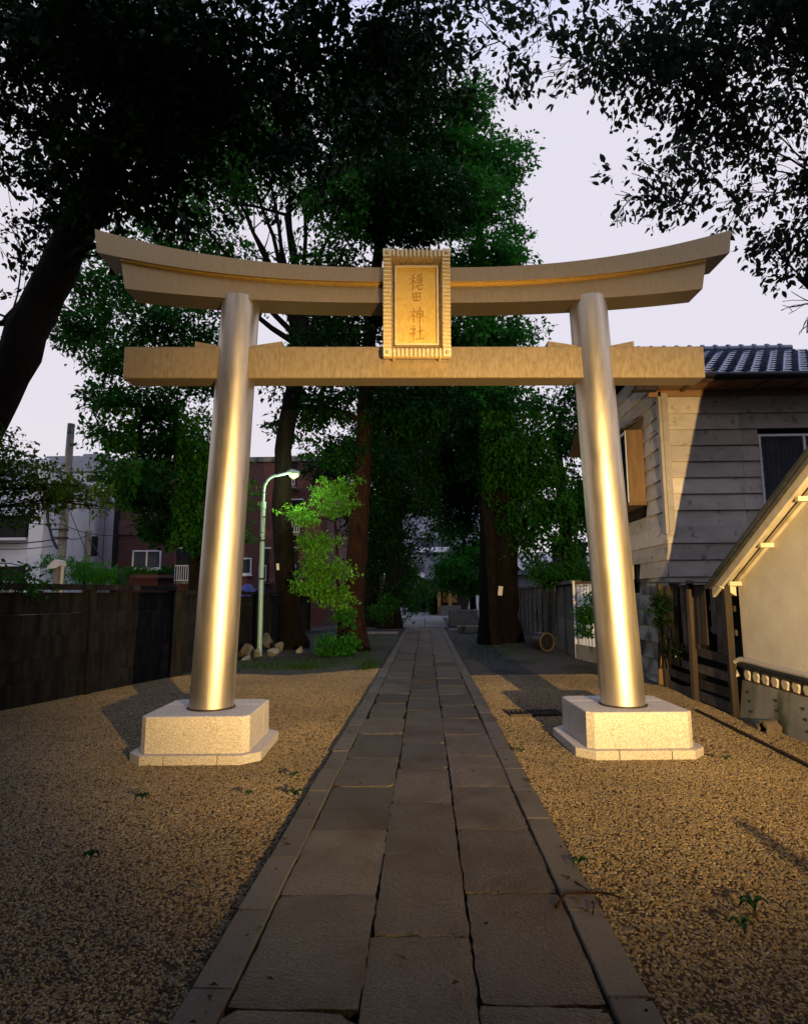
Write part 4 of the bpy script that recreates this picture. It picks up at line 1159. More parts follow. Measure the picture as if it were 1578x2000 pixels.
# low house behind the right wall
lhse = empty('low_house', (0, 0, 0), 0, 'low bluish house with a tiled roof behind the right plank wall', 'house')
A, B = at(1000, 1115, 30), at(1150, 1115, 30)
MB().box((A.x, 30, -.04), (B.x + 3, 35, A.z)).build('wall', M['bluewall'], lhse)
C_ = at(1090, 1085, 32)
MB().prism([(29.3, A.z - .05), (33, A.z + 1.0), (36, A.z - .05), (36, A.z - .2), (33, A.z + .85), (29.3, A.z - .2)], 0, A.x - .4, B.x + 3).build('roof', M['tile'], lhse)
for i in range(9):
    MB().tube([(A.x + .3 + i * .42, 29.3, A.z), (A.x + .3 + i * .42, 33, A.z + 1.05)], .07, 6).build('roof_rib', M['tile'], lhse)
shd = empty('slatted_shed', (0, 0, 0), 0, 'brown slatted box standing above the right wall near the pillar', 'shed')
A, B = at(1086, 1062, 24), at(1146, 1110, 24)
for i in range(9):
    zz = B.z + (A.z - B.z) * (i + .5) / 9; piece('slat', M['greywood'], shd, ((A.x + B.x) / 2, 24, zz), (B.x - A.x, .03, (A.z - B.z) / 9 - .012))
MB().box((A.x + .02, 24.03, -.04), (B.x - .02, 25, A.z - .02)).build('body', M['darkwood'], shd)
MB().box((A.x - .1, 23.85, A.z), (B.x + .1, 25.1, A.z + .06)).build('cover', M['frame'], shd)
# brick gate pier deep left of the path and a timber gate
bp_ = empty('brick_pier', (0, 0, 0), 0, 'narrow brick pier with a timber gate deep on the left of the path', 'gate pier')
A = gnd(737, 1215); 
MB().box((A.x - .35, A.y, -.04), (A.x + .35, A.y + .6, 3.3)).build('pier', M['brick2'], bp_)
for i in range(7): piece('gate_board', M['greywood'], bp_, (A.x - .5 - i * .17, A.y + .1, .9), (.15, .03, 1.8))
# drum lying by the right wall
A = gnd(1068, 1272)
dr = empty('drum', (A.x, A.y, 0), .5, 'small round drum lying on its side by the right wall, rim facing out', 'drum')
MB().tube([(0, 0, .24), (0, .34, .24)], .235, 24).build('body', M['black'], dr, True)
V = []; Fc = []
for rr, yy in ((.243, .0), (.243, -.03), (.215, -.03), (.215, .01)):
    for k in range(24): V.append((rr * math.cos(k * math.pi / 12), yy, .24 + rr * math.sin(k * math.pi / 12)))
for j in range(3):
    for k in range(24): Fc.append((j * 24 + k, j * 24 + (k + 1) % 24, (j + 1) * 24 + (k + 1) % 24, (j + 1) * 24 + k))
MB().add(V, Fc).build('rim', M['brownrock'], dr, True)
MB().obox((-.05, -.02, .27), (.05, -.02, .2), .012, .012).build('handle', M['iron'], dr)
# blue sheet behind the left wall
V = []; Fc = []
A, B = at(462, 1155, 19), at(500, 1155, 19)
for i in range(9):
    for j in range(4):
        V.append((A.x + (B.x - A.x) * i / 8, 19 + j * .5, A.z + .12 * math.sin(i * .9) + .16 * (1.2 - abs(j - 1.5)) + .02 * math.sin(i * 3 + j)))
for i in range(8):
    for j in range(3): Fc.append((i * 4 + j, i * 4 + j + 1, i * 4 + j + 5, i * 4 + j + 4))
bt = MB().add(V, Fc)
bt.prism([(A.x, 0), (B.x, 0), (B.x, A.z - .1), (A.x, A.z - .1)], 1, 19.1, 20.4)
tag(bt.build('tarpaulin', M['blue_sheet'], None, True), 'dark blue tarpaulin over a stack behind the wall, between pillar and street lamp', 'tarpaulin')
# ------------------------------------------------------------------ vegetation
def leaf_mesh(name, blobs, n, size, m, seed, per=14, spray=.30, droop=.35, shell=.45, up=.5, aspect=.5, sub=9, flat=.7, fine_leaf=False):
    """n leaves in sprays through ellipsoids (cx,cy,cz,rx,ry,rz,weight); each leaf two folded triangles."""
    g = np.random.default_rng(seed)
    B = np.array(blobs, float)
    if sub > 1:                                  # break every clump into flattened layers
        q = np.repeat(B, sub, 0)
        dd = g.normal(size=(len(q), 3)); dd /= np.linalg.norm(dd, axis=1)[:, None]
        q[:, :3] += dd * q[:, 3:6] * (.28 + .88 * g.random(len(q)))[:, None]
        fs = (.26 + .26 * g.random(len(q)))[:, None]
        q[:, 3:6] *= fs * np.array([1.15, 1.15, flat])
        q[:, 2] -= 0
        q[:, 6] *= (.4 + 1.2 * g.random(len(q)))
        B = q
    wt = B[:, 3] * B[:, 4] * B[:, 5]
    wt = wt ** .8 * B[:, 6]; wt /= wt.sum()
    ns = max(1, n // per)
    bi = g.choice(len(B), ns, p=wt)
    d = g.normal(size=(ns, 3)); d /= np.linalg.norm(d, axis=1)[:, None]
    rad = shell + (1 - shell) * g.random(ns) ** .6
    rad *= 1 + .18 * g.normal(size=ns) * (g.random(ns) < .35)
    c = B[bi, :3] + d * B[bi, 3:6] * rad[:, None]
    dirs = d + g.normal(size=(ns, 3)) * .45 + np.array([0, 0, -droop]); dirs /= np.linalg.norm(dirs, axis=1)[:, None]
    srnd = g.random(ns)
    k = per
    P = np.repeat(c, k, 0); D = np.repeat(dirs, k, 0); N_ = len(P)
    t = g.random(N_) ** .8
    sz = size * (.45 + 1.1 * g.random(N_) ** 1.4)
    P = P + D * (t * spray)[:, None] + g.normal(size=(N_, 3)) * spray * .28 * np.array([1, 1, .6])
    L = D * .7 + g.normal(size=(N_, 3)) * .75 + np.array([0, 0, -droop * .8]); L /= np.linalg.norm(L, axis=1)[:, None]
    nv = g.normal(size=(N_, 3)) * (1 - up) + np.array([0, 0, 1.0]) * up
    Sd = np.cross(L, nv); Sd /= np.linalg.norm(Sd, axis=1)[:, None] + 1e-9
    Nn = np.cross(Sd, L)
    w = sz * aspect * .5
    def along(t_, ww, lift):
        c_ = P + L * (sz * t_)[:, None] + Nn * (sz * lift)[:, None]
        return c_ + Sd * (w * ww)[:, None], c_ - Sd * (w * ww)[:, None]
    v0 = P; tip = P + L * sz[:, None]
    if fine_leaf:
        a1, a2 = along(.30, .95, .08); b1_, b2_ = along(.65, .80, .07)
        V = np.stack([v0, a1, b1_, tip, b2_, a2], 1).reshape(-1, 3); nvv = 6
        tri = [0, 1, 5, 1, 2, 5, 2, 4, 5, 2, 3, 4]
    else:
        a1, a2 = along(.45, 1.0, .10)
        V = np.stack([v0, a1, tip, a2], 1).reshape(-1, 3); nvv = 4
        tri = [0, 1, 2, 0, 2, 3]
    V[:, 2] = np.maximum(V[:, 2], -.02)
    me = bpy.data.meshes.new(name)
    me.vertices.add(len(V)); me.vertices.foreach_set('co', V.astype(np.float32).ravel())
    idx = (np.arange(N_)[:, None] * nvv + np.array(tri)[None, :]).ravel()
    me.loops.add(len(idx)); me.loops.foreach_set('vertex_index', idx.astype(np.int32))
    pf = len(tri) // 3; nf = N_ * pf
    me.polygons.add(nf); me.polygons.foreach_set('loop_start', (np.arange(nf) * 3).astype(np.int32))
    try: me.polygons.foreach_set('loop_total', np.full(nf, 3, np.int32))
    except Exception: pass
    at_ = me.attributes.new('rnd', 'FLOAT', 'FACE')
    rv = np.repeat(np.clip(np.repeat(srnd, k) * .6 + g.random(N_) * .4, 0, 1), pf)
    at_.data.foreach_set('value', rv.astype(np.float32))
    me.materials.append(m)
    me.update(calc_edges=True)
    return me

def crown(name, parent, *a, **k):
    o = link(name, leaf_mesh(name, *a, **k), None, parent)
    o['kind'] = 'stuff'
    return o

def pb(px, py, Y, rx, rz, w=1.0, ry=None):
    p = at(px, py, Y)
    return (p.x, p.y, p.z, rx, rx if ry is None else ry, rz, w)

def bez(p0, p1, r, bend, n=7):
    p0, p1 = Vector(p0), Vector(p1)
    L = (p1 - p0).length
    mid = p0.lerp(p1, .5) + Vector((r.uniform(-1, 1), r.uniform(-1, 1), r.uniform(.0, 1.0))) * L * bend
    out_ = []
    for i in range(n):
        t = i / (n - 1)
        q = p0 * (1 - t) ** 2 + mid * 2 * t * (1 - t) + p1 * t * t
        if 0 < i < n - 1: q += Vector((r.uniform(-1, 1), r.uniform(-1, 1), r.uniform(-1, 1))) * L * .012
        out_.append(q)
    return out_

def tree(name, label, trunk, radii, blobs, n, size, lm, bark, seed, group=None, cat='tree', limb_r=.09, twigs=5, bend=.12, per=14, spray=.30, droop=.35, shell=.45, limb_from=0.3, sides=14, up=.5, aspect=.5, sub=9, flat=.7, fine_leaf=False):
    r = random.Random(seed)
    trunk = [Vector(p) for p in trunk]
    o = empty(name, (0, 0, 0), 0, label, cat, group)
    # finer wobbling trunk
    fine = []; fr = []
    for i in range(len(trunk) - 1):
        for k in range(5):
            t = k / 5
            p = trunk[i].lerp(trunk[i + 1], t)
            if fine: p += Vector((r.uniform(-1, 1), r.uniform(-1, 1), 0)) * radii[i] * .10
            fine.append(p); fr.append((radii[i] + (radii[i + 1] - radii[i]) * t) * (1 + r.uniform(-.05, .05)))
    fine.append(trunk[-1]); fr.append(radii[-1])
    fr[0] *= 1.35
    if len(fr) > 2: fr[1] *= 1.12
    MB().tube(fine, fr, sides).build('trunk', bark, o, True)
    lo = int(len(fine) * limb_from)
    nodes = [(fine[i], fr[i]) for i in range(lo, len(fine))]
    top_ = nodes[len(nodes) // 2][0]
    for b in sorted(blobs, key=lambda b: min((p - Vector(b[:3])).length for p, _ in nodes)):
        c = Vector(b[:3])
        # grow from the nearest wood that lies inboard of the clump
        p0, rp_ = min(nodes, key=lambda q: (q[0] - c).length + max(0, q[0].z - c.z) * .8 + (0 if q[1] > .02 else 1.5))
        dist = (c - p0).length
        r0 = min(rp_ * .62, limb_r * (.55 + .14 * dist)); r0 = max(r0, .008)
        path_ = bez(p0, c, r, bend)
        mb_ = MB(); rad_ = [r0 * (1 - .6 * k / 6) for k in range(7)]
        mb_.tube(path_, rad_, 7)
        nodes += [(path_[k], rad_[k]) for k in (2, 4, 6)]
        for k in range(twigs):
            q = r.randint(2, 6); s_ = path_[q]
            dd = Vector((r.gauss(0, 1), r.gauss(0, 1), r.gauss(.1, .8))).normalized()
            e_ = c + Vector((dd.x * b[3], dd.y * b[4], dd.z * b[5])) * r.uniform(.6, 1.0)
            mb_.tube(bez(s_, e_, r, .14, 5), [max(.004, rad_[q] * .4 * (1 - .75 * z / 4)) for z in range(5)], 5, False)
        link('branch', mb_.mesh('branch', True, False), bark, o)
    crown('crown', o, blobs, n, size, lm, seed, per=per, spray=spray, droop=droop, shell=shell, up=up, aspect=aspect, sub=sub, flat=flat, fine_leaf=fine_leaf)
    return o

# leaning dark tree at the left, its canopy over the gate
LT = 7.7
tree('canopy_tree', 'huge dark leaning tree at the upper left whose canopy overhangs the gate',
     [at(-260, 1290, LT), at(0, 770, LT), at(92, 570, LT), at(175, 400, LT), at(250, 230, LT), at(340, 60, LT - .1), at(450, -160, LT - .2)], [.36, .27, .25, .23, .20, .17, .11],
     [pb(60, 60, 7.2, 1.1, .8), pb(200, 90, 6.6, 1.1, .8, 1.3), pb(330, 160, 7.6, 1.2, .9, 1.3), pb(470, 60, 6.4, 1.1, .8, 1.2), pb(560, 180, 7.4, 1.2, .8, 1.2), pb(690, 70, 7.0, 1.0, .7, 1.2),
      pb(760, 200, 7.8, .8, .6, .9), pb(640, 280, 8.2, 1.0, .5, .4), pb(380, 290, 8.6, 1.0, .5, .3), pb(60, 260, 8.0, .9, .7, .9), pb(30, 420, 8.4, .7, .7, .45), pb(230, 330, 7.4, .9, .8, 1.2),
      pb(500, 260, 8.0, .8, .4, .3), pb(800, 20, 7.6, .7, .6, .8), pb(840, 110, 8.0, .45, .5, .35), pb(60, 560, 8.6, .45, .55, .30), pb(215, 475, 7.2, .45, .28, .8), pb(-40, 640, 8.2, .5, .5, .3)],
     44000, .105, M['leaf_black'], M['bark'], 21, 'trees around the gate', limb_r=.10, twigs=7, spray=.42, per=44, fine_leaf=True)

# fan-branched tree behind the lamp
fan = tree('fan_tree', 'tall tree with fanning bare branches behind the street lamp and left pillar',
     [gnd(573, 1262), at(560, 1150, 17.3), at(548, 1000, 17.2), at(556, 850, 17.1), at(590, 690, 17.0), at(585, 560, 17.0), at(560, 420, 17.0)], [.36, .30, .27, .25, .22, .16, .08],
     [pb(480, 300, 17, 1.6, 1.2), pb(380, 380, 16.5, 1.4, 1.0), pb(560, 250, 18, 1.6, 1.3), pb(650, 350, 17, 1.5, 1.2), pb(640, 500, 17.5, 1.0, 1.0, .7), pb(300, 430, 16.5, 1.3, .9), pb(420, 480, 17.5, 1.4, .8, .6), pb(240, 540, 16.5, 1.2, .8, .8),
      pb(340, 590, 16.8, 1.0, .7, .8), pb(530, 560, 18, .9, .9, .3), pb(620, 620, 18, .9, .7, .4), pb(700, 180, 17.5, 1.3, 1.2), pb(400, 240, 17, 1.4, 1.0)],
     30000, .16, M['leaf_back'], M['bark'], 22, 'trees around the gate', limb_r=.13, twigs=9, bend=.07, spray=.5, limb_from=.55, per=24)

rf_ = random.Random(5)
fork = at(590, 690, 17.0)
for px, py, Y in ((430, 330, 16.6), (470, 250, 17.2), (510, 300, 16.6), (560, 230, 17.4), (612, 270, 16.8), (655, 400, 17.2), (380, 420, 16.4), (330, 500, 16.4), (540, 430, 17.6), (485, 420, 16.9), (640, 520, 17.4)):
    e_ = at(px, py, Y); pth = bez(fork + Vector((rf_.uniform(-.15, .15), 0, rf_.uniform(-.3, .5))), e_, rf_, .035, 9)
    mb_ = MB(); mb_.tube(pth, [.10 * (1 - .8 * k / 8) for k in range(9)], 7)
    for q in range(7):
        a_ = pth[rf_.randint(3, 8)]; b_ = a_ + Vector((rf_.uniform(-.8, .8), rf_.uniform(-.5, .5), rf_.uniform(.3, 1.2)))
        mb_.tube(bez(a_, b_, rf_, .08, 4), [.022, .018, .013, .008], 5, False)
    link('branch', mb_.mesh('branch', True, False), M['bark'], fan)

# red-barked tree left of the path
tree('red_barked_tree', 'thick reddish-barked tree just left of the path beside the lit sapling',
     [gnd(690, 1268), at(692, 1160, 17.9), at(700, 1040, 17.9), at(708, 930, 17.9), at(715, 760, 18), at(730, 560, 18), at(760, 330, 18)], [.36, .32, .29, .27, .23, .18, .08],
     [pb(760, 250, 18, 1.5, 1.3), pb(720, 420, 18, 1.5, 1.2, 1.1), pb(800, 380, 17.5, 1.3, 1.2, 1.1), pb(690, 700, 18, 1.6, .8), pb(600, 790, 17.4, 1.1, .6, 1.0), pb(760, 820, 18.5, 1.2, .7, 1.1), pb(680, 880, 18.2, .9, .5, .8), pb(830, 620, 18, 1.2, 1.0), pb(740, 600, 18.5, 1.4, .9, 1.1),
      pb(800, 780, 17.5, 1.2, .7), pb(640, 640, 18.6, 1.0, .7, .7), pb(800, 160, 18.5, 1.1, .9, .9)],
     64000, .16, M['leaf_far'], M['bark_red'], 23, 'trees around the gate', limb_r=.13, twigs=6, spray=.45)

# bright-edged tall tree centre right
tree('tall_tree', 'tall billowing green tree right of centre standing out against the pale sky',
     [gnd(985, 1250), at(985, 1130, 19.6), at(985, 980, 19.6), at(975, 800, 19.8), at(950, 600, 20), at(930, 400, 20)], [.48, .42, .38, .32, .24, .10],
     [pb(900, 230, 20, 1.0, .8, .9), pb(940, 310, 20, 1.1, .8), pb(990, 340, 20.3, .75, .6), pb(900, 400, 19.5, 1.3, 1.0), pb(985, 430, 19.6, .7, .7, .8), pb(960, 520, 19.8, 1.1, .9), pb(1005, 490, 20, .6, .5, .8), pb(880, 540, 19.4, 1.3, .9), pb(985, 590, 20, .9, .7, .9), pb(1010, 660, 20, .55, .5, .9), pb(920, 660, 19.6, 1.3, .7, 1.0), pb(850, 300, 20.2, 1.0, .9), pb(1010, 290, 20.4, .45, .4, .5),
      pb(900, 780, 19.2, 1.0, .8, .9), pb(990, 790, 19.4, 1.0, .7, .9)],
     46000, .165, M['leaf_mid'], M['bark'], 24, 'trees around the gate', limb_r=.15, twigs=5, spray=.55, droop=.5, per=34)

# evergreen by the right house
tree('evergreen_tree', 'dense drooping evergreen between the right pillar and the shrine path',
     [(4.6, 19.4, -.05), (4.55, 19.4, 2.0), (4.4, 19.3, 4.5), (4.3, 19.3, 7.0)], [.26, .22, .17, .06],
     [pb(1080, 780, 18.4, 1.0, .7), pb(1120, 850, 18.0, .9, .8), pb(1060, 900, 18.6, 1.1, .8), pb(1000, 860, 18.8, 1.1, .8), pb(1110, 960, 18.2, .9, .7), pb(1040, 1000, 18.8, 1.0, .7), pb(960, 930, 19.4, 1.0, .8), pb(1090, 1050, 19, .8, .5, .7), pb(1150, 770, 18.4, .7, .6), pb(1000, 1060, 20, .9, .5, .8), pb(940, 850, 19.8, .9, .8)],
     26000, .15, M['leaf_dark'], M['bark'], 25, 'trees around the gate', limb_r=.10, twigs=5, spray=.5, droop=.6, per=30)

# tree behind the left wall
tree('spreading_tree', 'spreading tree with layered drooping leaves beyond the left wall',
     [(-5.75, 15.6, -.05), (-5.75, 15.5, 2.2), (-5.9, 15.2, 4.0), (-6.2, 14.8, 6.0)], [.24, .20, .16, .06],
     [pb(330, 660, 14.6, 1.2, .5), pb(230, 690, 14, .9, .4, .8), pb(390, 740, 14.4, .8, .5), pb(200, 770, 14, .6, .3, .8), pb(300, 800, 14.2, 1.0, .4), pb(260, 870, 14, .8, .35), pb(360, 880, 14.4, .9, .5), pb(320, 960, 14, 1.0, .4, 1.1), pb(260, 940, 13.6, .7, .35), pb(380, 1030, 14.2, .8, .4, 1.1), pb(310, 1030, 13.8, .7, .3, .9), pb(420, 950, 14.6, .7, .5), pb(150, 640, 14.6, .9, .5, .7), pb(330, 560, 15, 1.1, .5, .7), pb(180, 570, 15, .8, .5, .6)],
     40000, .13, M['leaf_dark'], M['bark'], 26, 'trees around the gate', limb_r=.09, twigs=7, spray=.36, droop=.25, shell=.2, up=.6, flat=.45)

# deeper trees lining the path
tree('path_tree', 'dark ivy-clad tree on the left where the path narrows', [gnd(760, 1225), at(768, 1120, 27), at(770, 1000, 27), at(775, 800, 27)], [.5, .42, .36, .15],
     [pb(760, 1040, 26.5, 1.3, .9), pb(720, 1000, 26, 1.3, .9), pb(790, 980, 27, 1.2, .8), pb(755, 900, 26, 1.6, 1.0), pb(790, 1080, 27.5, .7, .9, .8), pb(775, 1150, 27, .6, 1.0, .8), pb(700, 900, 26, 1.5, 1.0), pb(840, 900, 28, 1.5, 1.0), pb(735, 1100, 28, .9, .9, .8)],
     42000, .16, M['leaf_far'], M['bark'], 27, 'trees lining the path', limb_r=.13, spray=.5)
tree('path_tree', 'black-trunked tree right of the path with a yellow tag on its bark', [gnd(958, 1255), at(955, 1130, 19.3), at(952, 1000, 19.3), at(945, 820, 19.4)], [.34, .30, .28, .15],
     [pb(920, 960, 21, 1.1, .8), pb(950, 880, 21, 1.4, 1.0), pb(900, 1010, 22, .8, .7, .8), pb(1000, 960, 21.5, 1.2, .8), pb(880, 880, 22, 1.4, 1.0)],
     26000, .14, M['leaf_far'], M['bark'], 28, 'trees lining the path', limb_r=.12, spray=.45)
tree('path_tree', 'leafy young tree leaning over the far end of the path from the right', [gnd(925, 1205), at(920, 1120, 34), at(905, 1050, 34)], [.22, .18, .08],
     [pb(890, 1100, 34, 1.0, .8), pb(915, 1130, 33, 1.3, .8), pb(880, 1140, 35, .9, .6, .8), pb(930, 1080, 34, 1.4, .9), pb(870, 1020, 36, 1.3, .6, .7)],
     22000, .16, M['leaf_mid'], M['bark'], 29, 'trees lining the path', limb_r=.09, spray=.5)
tree('path_tree', 'dark tree arching over the middle of the path far back', [gnd(728, 1222), at(725, 1100, 30), at(760, 950, 31), at(820, 860, 32)], [.42, .36, .28, .12],
     [pb(830, 960, 34, 2.0, 1.2), pb(790, 860, 33, 2.2, 1.4), pb(870, 830, 34, 2.4, 1.6), pb(840, 760, 33, 2.2, 1.3), pb(920, 770, 35, 2.2, 1.5), pb(760, 780, 34, 2.2, 1.3), pb(850, 1005, 36, 1.3, .6, .8)],
     34000, .20, M['leaf_far'], M['bark'], 30, 'trees lining the path', limb_r=.16, spray=.6)

# sapling lit by the street lamp
tree('sapling', 'bright green sapling lit up by the street lamp', [gnd(663, 1266), at(662, 1180, 16.9), at(658, 1060, 16.8), at(650, 960, 16.7)], [.06, .05, .04, .02],
     [pb(615, 1010, 16.4, .62, .16, 1.0), pb(575, 998, 16.1, .34, .09, 1.0), pb(650, 985, 16.6, .5, .35, .9), pb(660, 950, 16.7, .45, .28, .7), pb(630, 1060, 16.5, .55, .30, .8), pb(610, 1100, 16.3, .5, .28, 1.0), pb(655, 1110, 16.6, .5, .35, .9), pb(620, 1150, 16.3, .55, .26, 1.0), pb(650, 1165, 16.6, .45, .25, .8)],
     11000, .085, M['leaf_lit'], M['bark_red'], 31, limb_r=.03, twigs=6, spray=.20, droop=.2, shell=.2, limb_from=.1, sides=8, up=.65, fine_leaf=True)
tree('sapling', 'small dark green bush at the foot of the red-barked tree', [gnd(652, 1280), at(652, 1262, 16.0)], [.03, .015],
     [pb(655, 1258, 16.0, .40, .26, 1.0), pb(670, 1205, 16.4, .22, .28, .6), pb(640, 1268, 15.9, .25, .14)], 4200, .075, M['leaf_mid'], M['bark'], 32, cat='bush', limb_r=.015, spray=.18, shell=.2, limb_from=0, sides=6)

# maple with lamp-lit leaves at the left edge
tree('maple', 'olive-green maple twigs hanging in at the left edge above the plank wall', [(-5.35, 6.2, -.05), (-5.2, 6.25, 1.4), (-4.9, 6.3, 2.6), (-4.6, 6.3, 3.4)], [.09, .08, .06, .03],
     [pb(30, 930, 6.4, .32, .22), pb(90, 950, 6.3, .30, .16, 1.0), pb(150, 960, 6.3, .26, .13, .9), pb(200, 990, 6.3, .18, .08, .6), pb(60, 990, 6.4, .28, .13, .7), pb(10, 880, 6.5, .22, .2, .9), pb(0, 1010, 6.4, .22, .12, .5)],
     4300, .055, M['leaf_olive'], M['bark'], 33, limb_r=.018, twigs=5, spray=.16, droop=.15, shell=.1, limb_from=.3, sides=8, up=.6)

# overhanging tree at the upper right, its trunk out of frame between the houses
tree('overhanging_tree', 'leafy boughs hanging in from the upper right in front of the pale sky', [(7.0, 8.9, -.05), (6.8, 8.7, 3.0), (6.3, 8.3, 5.6), (5.6, 7.6, 7.6), (4.8, 7.0, 9.2)], [.34, .29, .25, .20, .10],
     [pb(1300, 60, 6.6, .8, .5, 1.0), pb(1450, 80, 6.8, .8, .6, 1.1), pb(1560, 120, 7.2, .8, .7, .9), pb(1180, 40, 6.4, .55, .3, .8), pb(1050, 40, 6.4, .5, .2, .7), pb(940, 40, 6.6, .45, .25, .6), pb(1400, 170, 7.0, .65, .4, 1.0), pb(1280, 150, 6.8, .5, .25, .8), pb(1180, 140, 6.6, .35, .2, .7),
      pb(1500, 250, 7.2, .6, .3, .9), pb(1400, 280, 7.0, .5, .25, .9), pb(1480, 330, 7.2, .5, .25, .9), pb(1370, 350, 7.0, .5, .2, .9), pb(1270, 330, 6.9, .38, .22, 1.0), pb(1230, 390, 6.9, .26, .2, .9), pb(1560, 350, 7.4, .5, .3, 1.0), pb(1440, 400, 7.2, .45, .18, .9), pb(1330, 400, 7.0, .3, .12, .9), pb(1550, 440, 7.4, .35, .25, 1.1), pb(1510, 480, 7.4, .22, .16, 1.0), pb(1555, 540, 7.4, .2, .26, 1.0), pb(1540, 600, 7.4, .10, .12, .8), pb(1205, 430, 6.9, .12, .12, .7), pb(1575, 650, 7.4, .1, .12, .6),
      pb(1540, 10, 6.8, 1.1, .6, 1.0), pb(1000, 100, 6.6, .28, .13, .6), pb(1080, 150, 6.6, .22, .12, .6), pb(910, 110, 6.7, .3, .2, .4), pb(1110, 90, 6.5, .3, .12, .6)],
     17000, .092, M['leaf_right'], M['bark'], 34, 'trees around the gate', limb_r=.055, twigs=6, spray=.34, droop=.6, shell=.15, per=30, aspect=.5, fine_leaf=True)

# unseen tree, house and flats added round the viewer to shade the yard
tree('shading_tree', 'broad unseen tree added overhead behind the viewer to shade the foreground', [(-4.6, -1.5, -.05), (-4.4, -1.4, 3), (-3.4, -1.0, 5.2), (-1.5, -.6, 6.4)], [.35, .3, .25, .12],
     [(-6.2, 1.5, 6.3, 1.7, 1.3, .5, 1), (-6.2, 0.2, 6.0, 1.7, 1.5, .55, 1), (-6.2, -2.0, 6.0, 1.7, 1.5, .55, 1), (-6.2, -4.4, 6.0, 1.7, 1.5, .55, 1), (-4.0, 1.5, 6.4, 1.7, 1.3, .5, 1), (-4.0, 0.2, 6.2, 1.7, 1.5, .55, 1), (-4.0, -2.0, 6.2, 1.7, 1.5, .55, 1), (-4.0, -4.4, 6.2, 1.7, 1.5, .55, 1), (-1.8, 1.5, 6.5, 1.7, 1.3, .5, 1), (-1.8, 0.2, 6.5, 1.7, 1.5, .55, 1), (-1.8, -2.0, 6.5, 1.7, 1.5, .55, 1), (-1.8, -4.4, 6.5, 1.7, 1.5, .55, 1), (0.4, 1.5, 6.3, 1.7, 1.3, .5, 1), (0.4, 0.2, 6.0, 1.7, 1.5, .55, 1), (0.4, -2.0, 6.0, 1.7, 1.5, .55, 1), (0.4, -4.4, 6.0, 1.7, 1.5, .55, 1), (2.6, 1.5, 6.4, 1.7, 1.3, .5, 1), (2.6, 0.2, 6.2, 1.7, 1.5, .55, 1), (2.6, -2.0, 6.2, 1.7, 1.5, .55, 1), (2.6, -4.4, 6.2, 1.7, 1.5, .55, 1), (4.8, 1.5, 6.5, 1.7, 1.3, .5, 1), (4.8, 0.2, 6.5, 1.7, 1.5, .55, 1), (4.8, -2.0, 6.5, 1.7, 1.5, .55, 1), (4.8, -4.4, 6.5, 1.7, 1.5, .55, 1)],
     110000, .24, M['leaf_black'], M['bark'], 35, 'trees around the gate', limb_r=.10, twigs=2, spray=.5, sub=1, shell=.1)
side_house = empty('sky_blocking_house', (0, 0, 0), 0, 'unseen house added beyond the left wall beside the viewer to block the sky', 'house')  # added out of view to keep off sky light from the left
MB().box((-17, -9, -.04), (-8, 5.2, 8.0)).build('wall', M['siding_low'], side_house)
MB().prism([(-17.5, 8.0), (-7.5, 8.0), (-12.5, 10.4)], 1, -9.4, 5.6).build('roof', M['verge'], side_house)
rear = empty('sky_blocking_flats', (0, 0, 0), 0, 'unseen block of flats added behind the viewer to block the sky', 'building')  # added out of view to keep off sky light from behind
MB().box((-26, -24, -.04), (24, -13, 15)).build('wall', M['siding_low'], rear)
MB().box((-26.2, -24, 15), (24.2, -12.8, 15.4)).build('parapet', M['concrete'], rear)
for i in range(12):
    for k in range(4):
        piece('window', M['glass'], rear, (-23 + i * 4, -12.99, 2.2 + k * 3.1), (1.8, .06, 1.5))

# shrubs and hedges
def bush(name, label, blobs, n, size, lm, seed, cat='bush', group=None, **k):
    o = empty(name, (blobs[0][0], blobs[0][1], 0), 0, label, cat, group)
    o.location = (0, 0, 0)
    r = random.Random(seed)
    mb_ = MB()
    for b in blobs:
        for q in range(4):
            mb_.tube(bez((b[0] + r.uniform(-.1, .1), b[1], max(-.04, b[2] - b[5] * 1.2)), (b[0] + r.uniform(-.6, .6) * b[3], b[1] + r.uniform(-.5, .5) * b[4], b[2] + b[5] * .6), r, .1, 4), [.014, .012, .009, .005], 5, False)
    link('stem', mb_.mesh('stem', True, False), M['bark'], o)
    crown('foliage', o, blobs, n, size, lm, seed, **k)
    return o
bush('shrub', 'rounded green shrub rising above the left wall behind the small lamp', [pb(165, 1118, 15.5, .75, .35), pb(150, 1105, 15.6, .4, .25), pb(195, 1125, 15.6, .5, .25), (-10.6, 15.5, 1.0, .9, .6, .9, 1.0)], 16000, .06, M['leaf_mid'], 41, shell=.6, spray=.14, droop=.1)
bush('hedge', 'clipped dark hedge across the far end of the path', [pb(825, 1172, 55, 2.2, 1.2), pb(800, 1175, 54.5, 1.6, 1.1), pb(850, 1168, 55.5, 1.7, 1.3)], 11000, .2, M['hedge'], 42, 'hedge', shell=.6, spray=.3)
bush('hedge', 'small square hedge left of the shrine hall steps', [pb(848, 1180, 46, .5, .65)], 3000, .16, M['hedge'], 43, 'hedge', shell=.6, spray=.2)
bush('climber', 'dark climbing plant growing over the dilapidated timber fence', [(3.86, 10.1, 1.25, .12, .28, .35, 1), (3.88, 9.9, .8, .10, .25, .35, .6), (3.86, 10.25, .9, .1, .15, .5, .7)], 1300, .05, M['leaf_black'], 44, 'climber', shell=.1, spray=.12)
bush('potted_shrub', 'thin leafy shrub in front of the pale corrugated sheet', [pb(1146, 1195, 13.3, .26, .22, 1), pb(1158, 1165, 13.3, .2, .16, .6), pb(1140, 1230, 13.3, .2, .12, .4)], 1800, .07, M['leaf_dark'], 45, shell=.1, spray=.16)
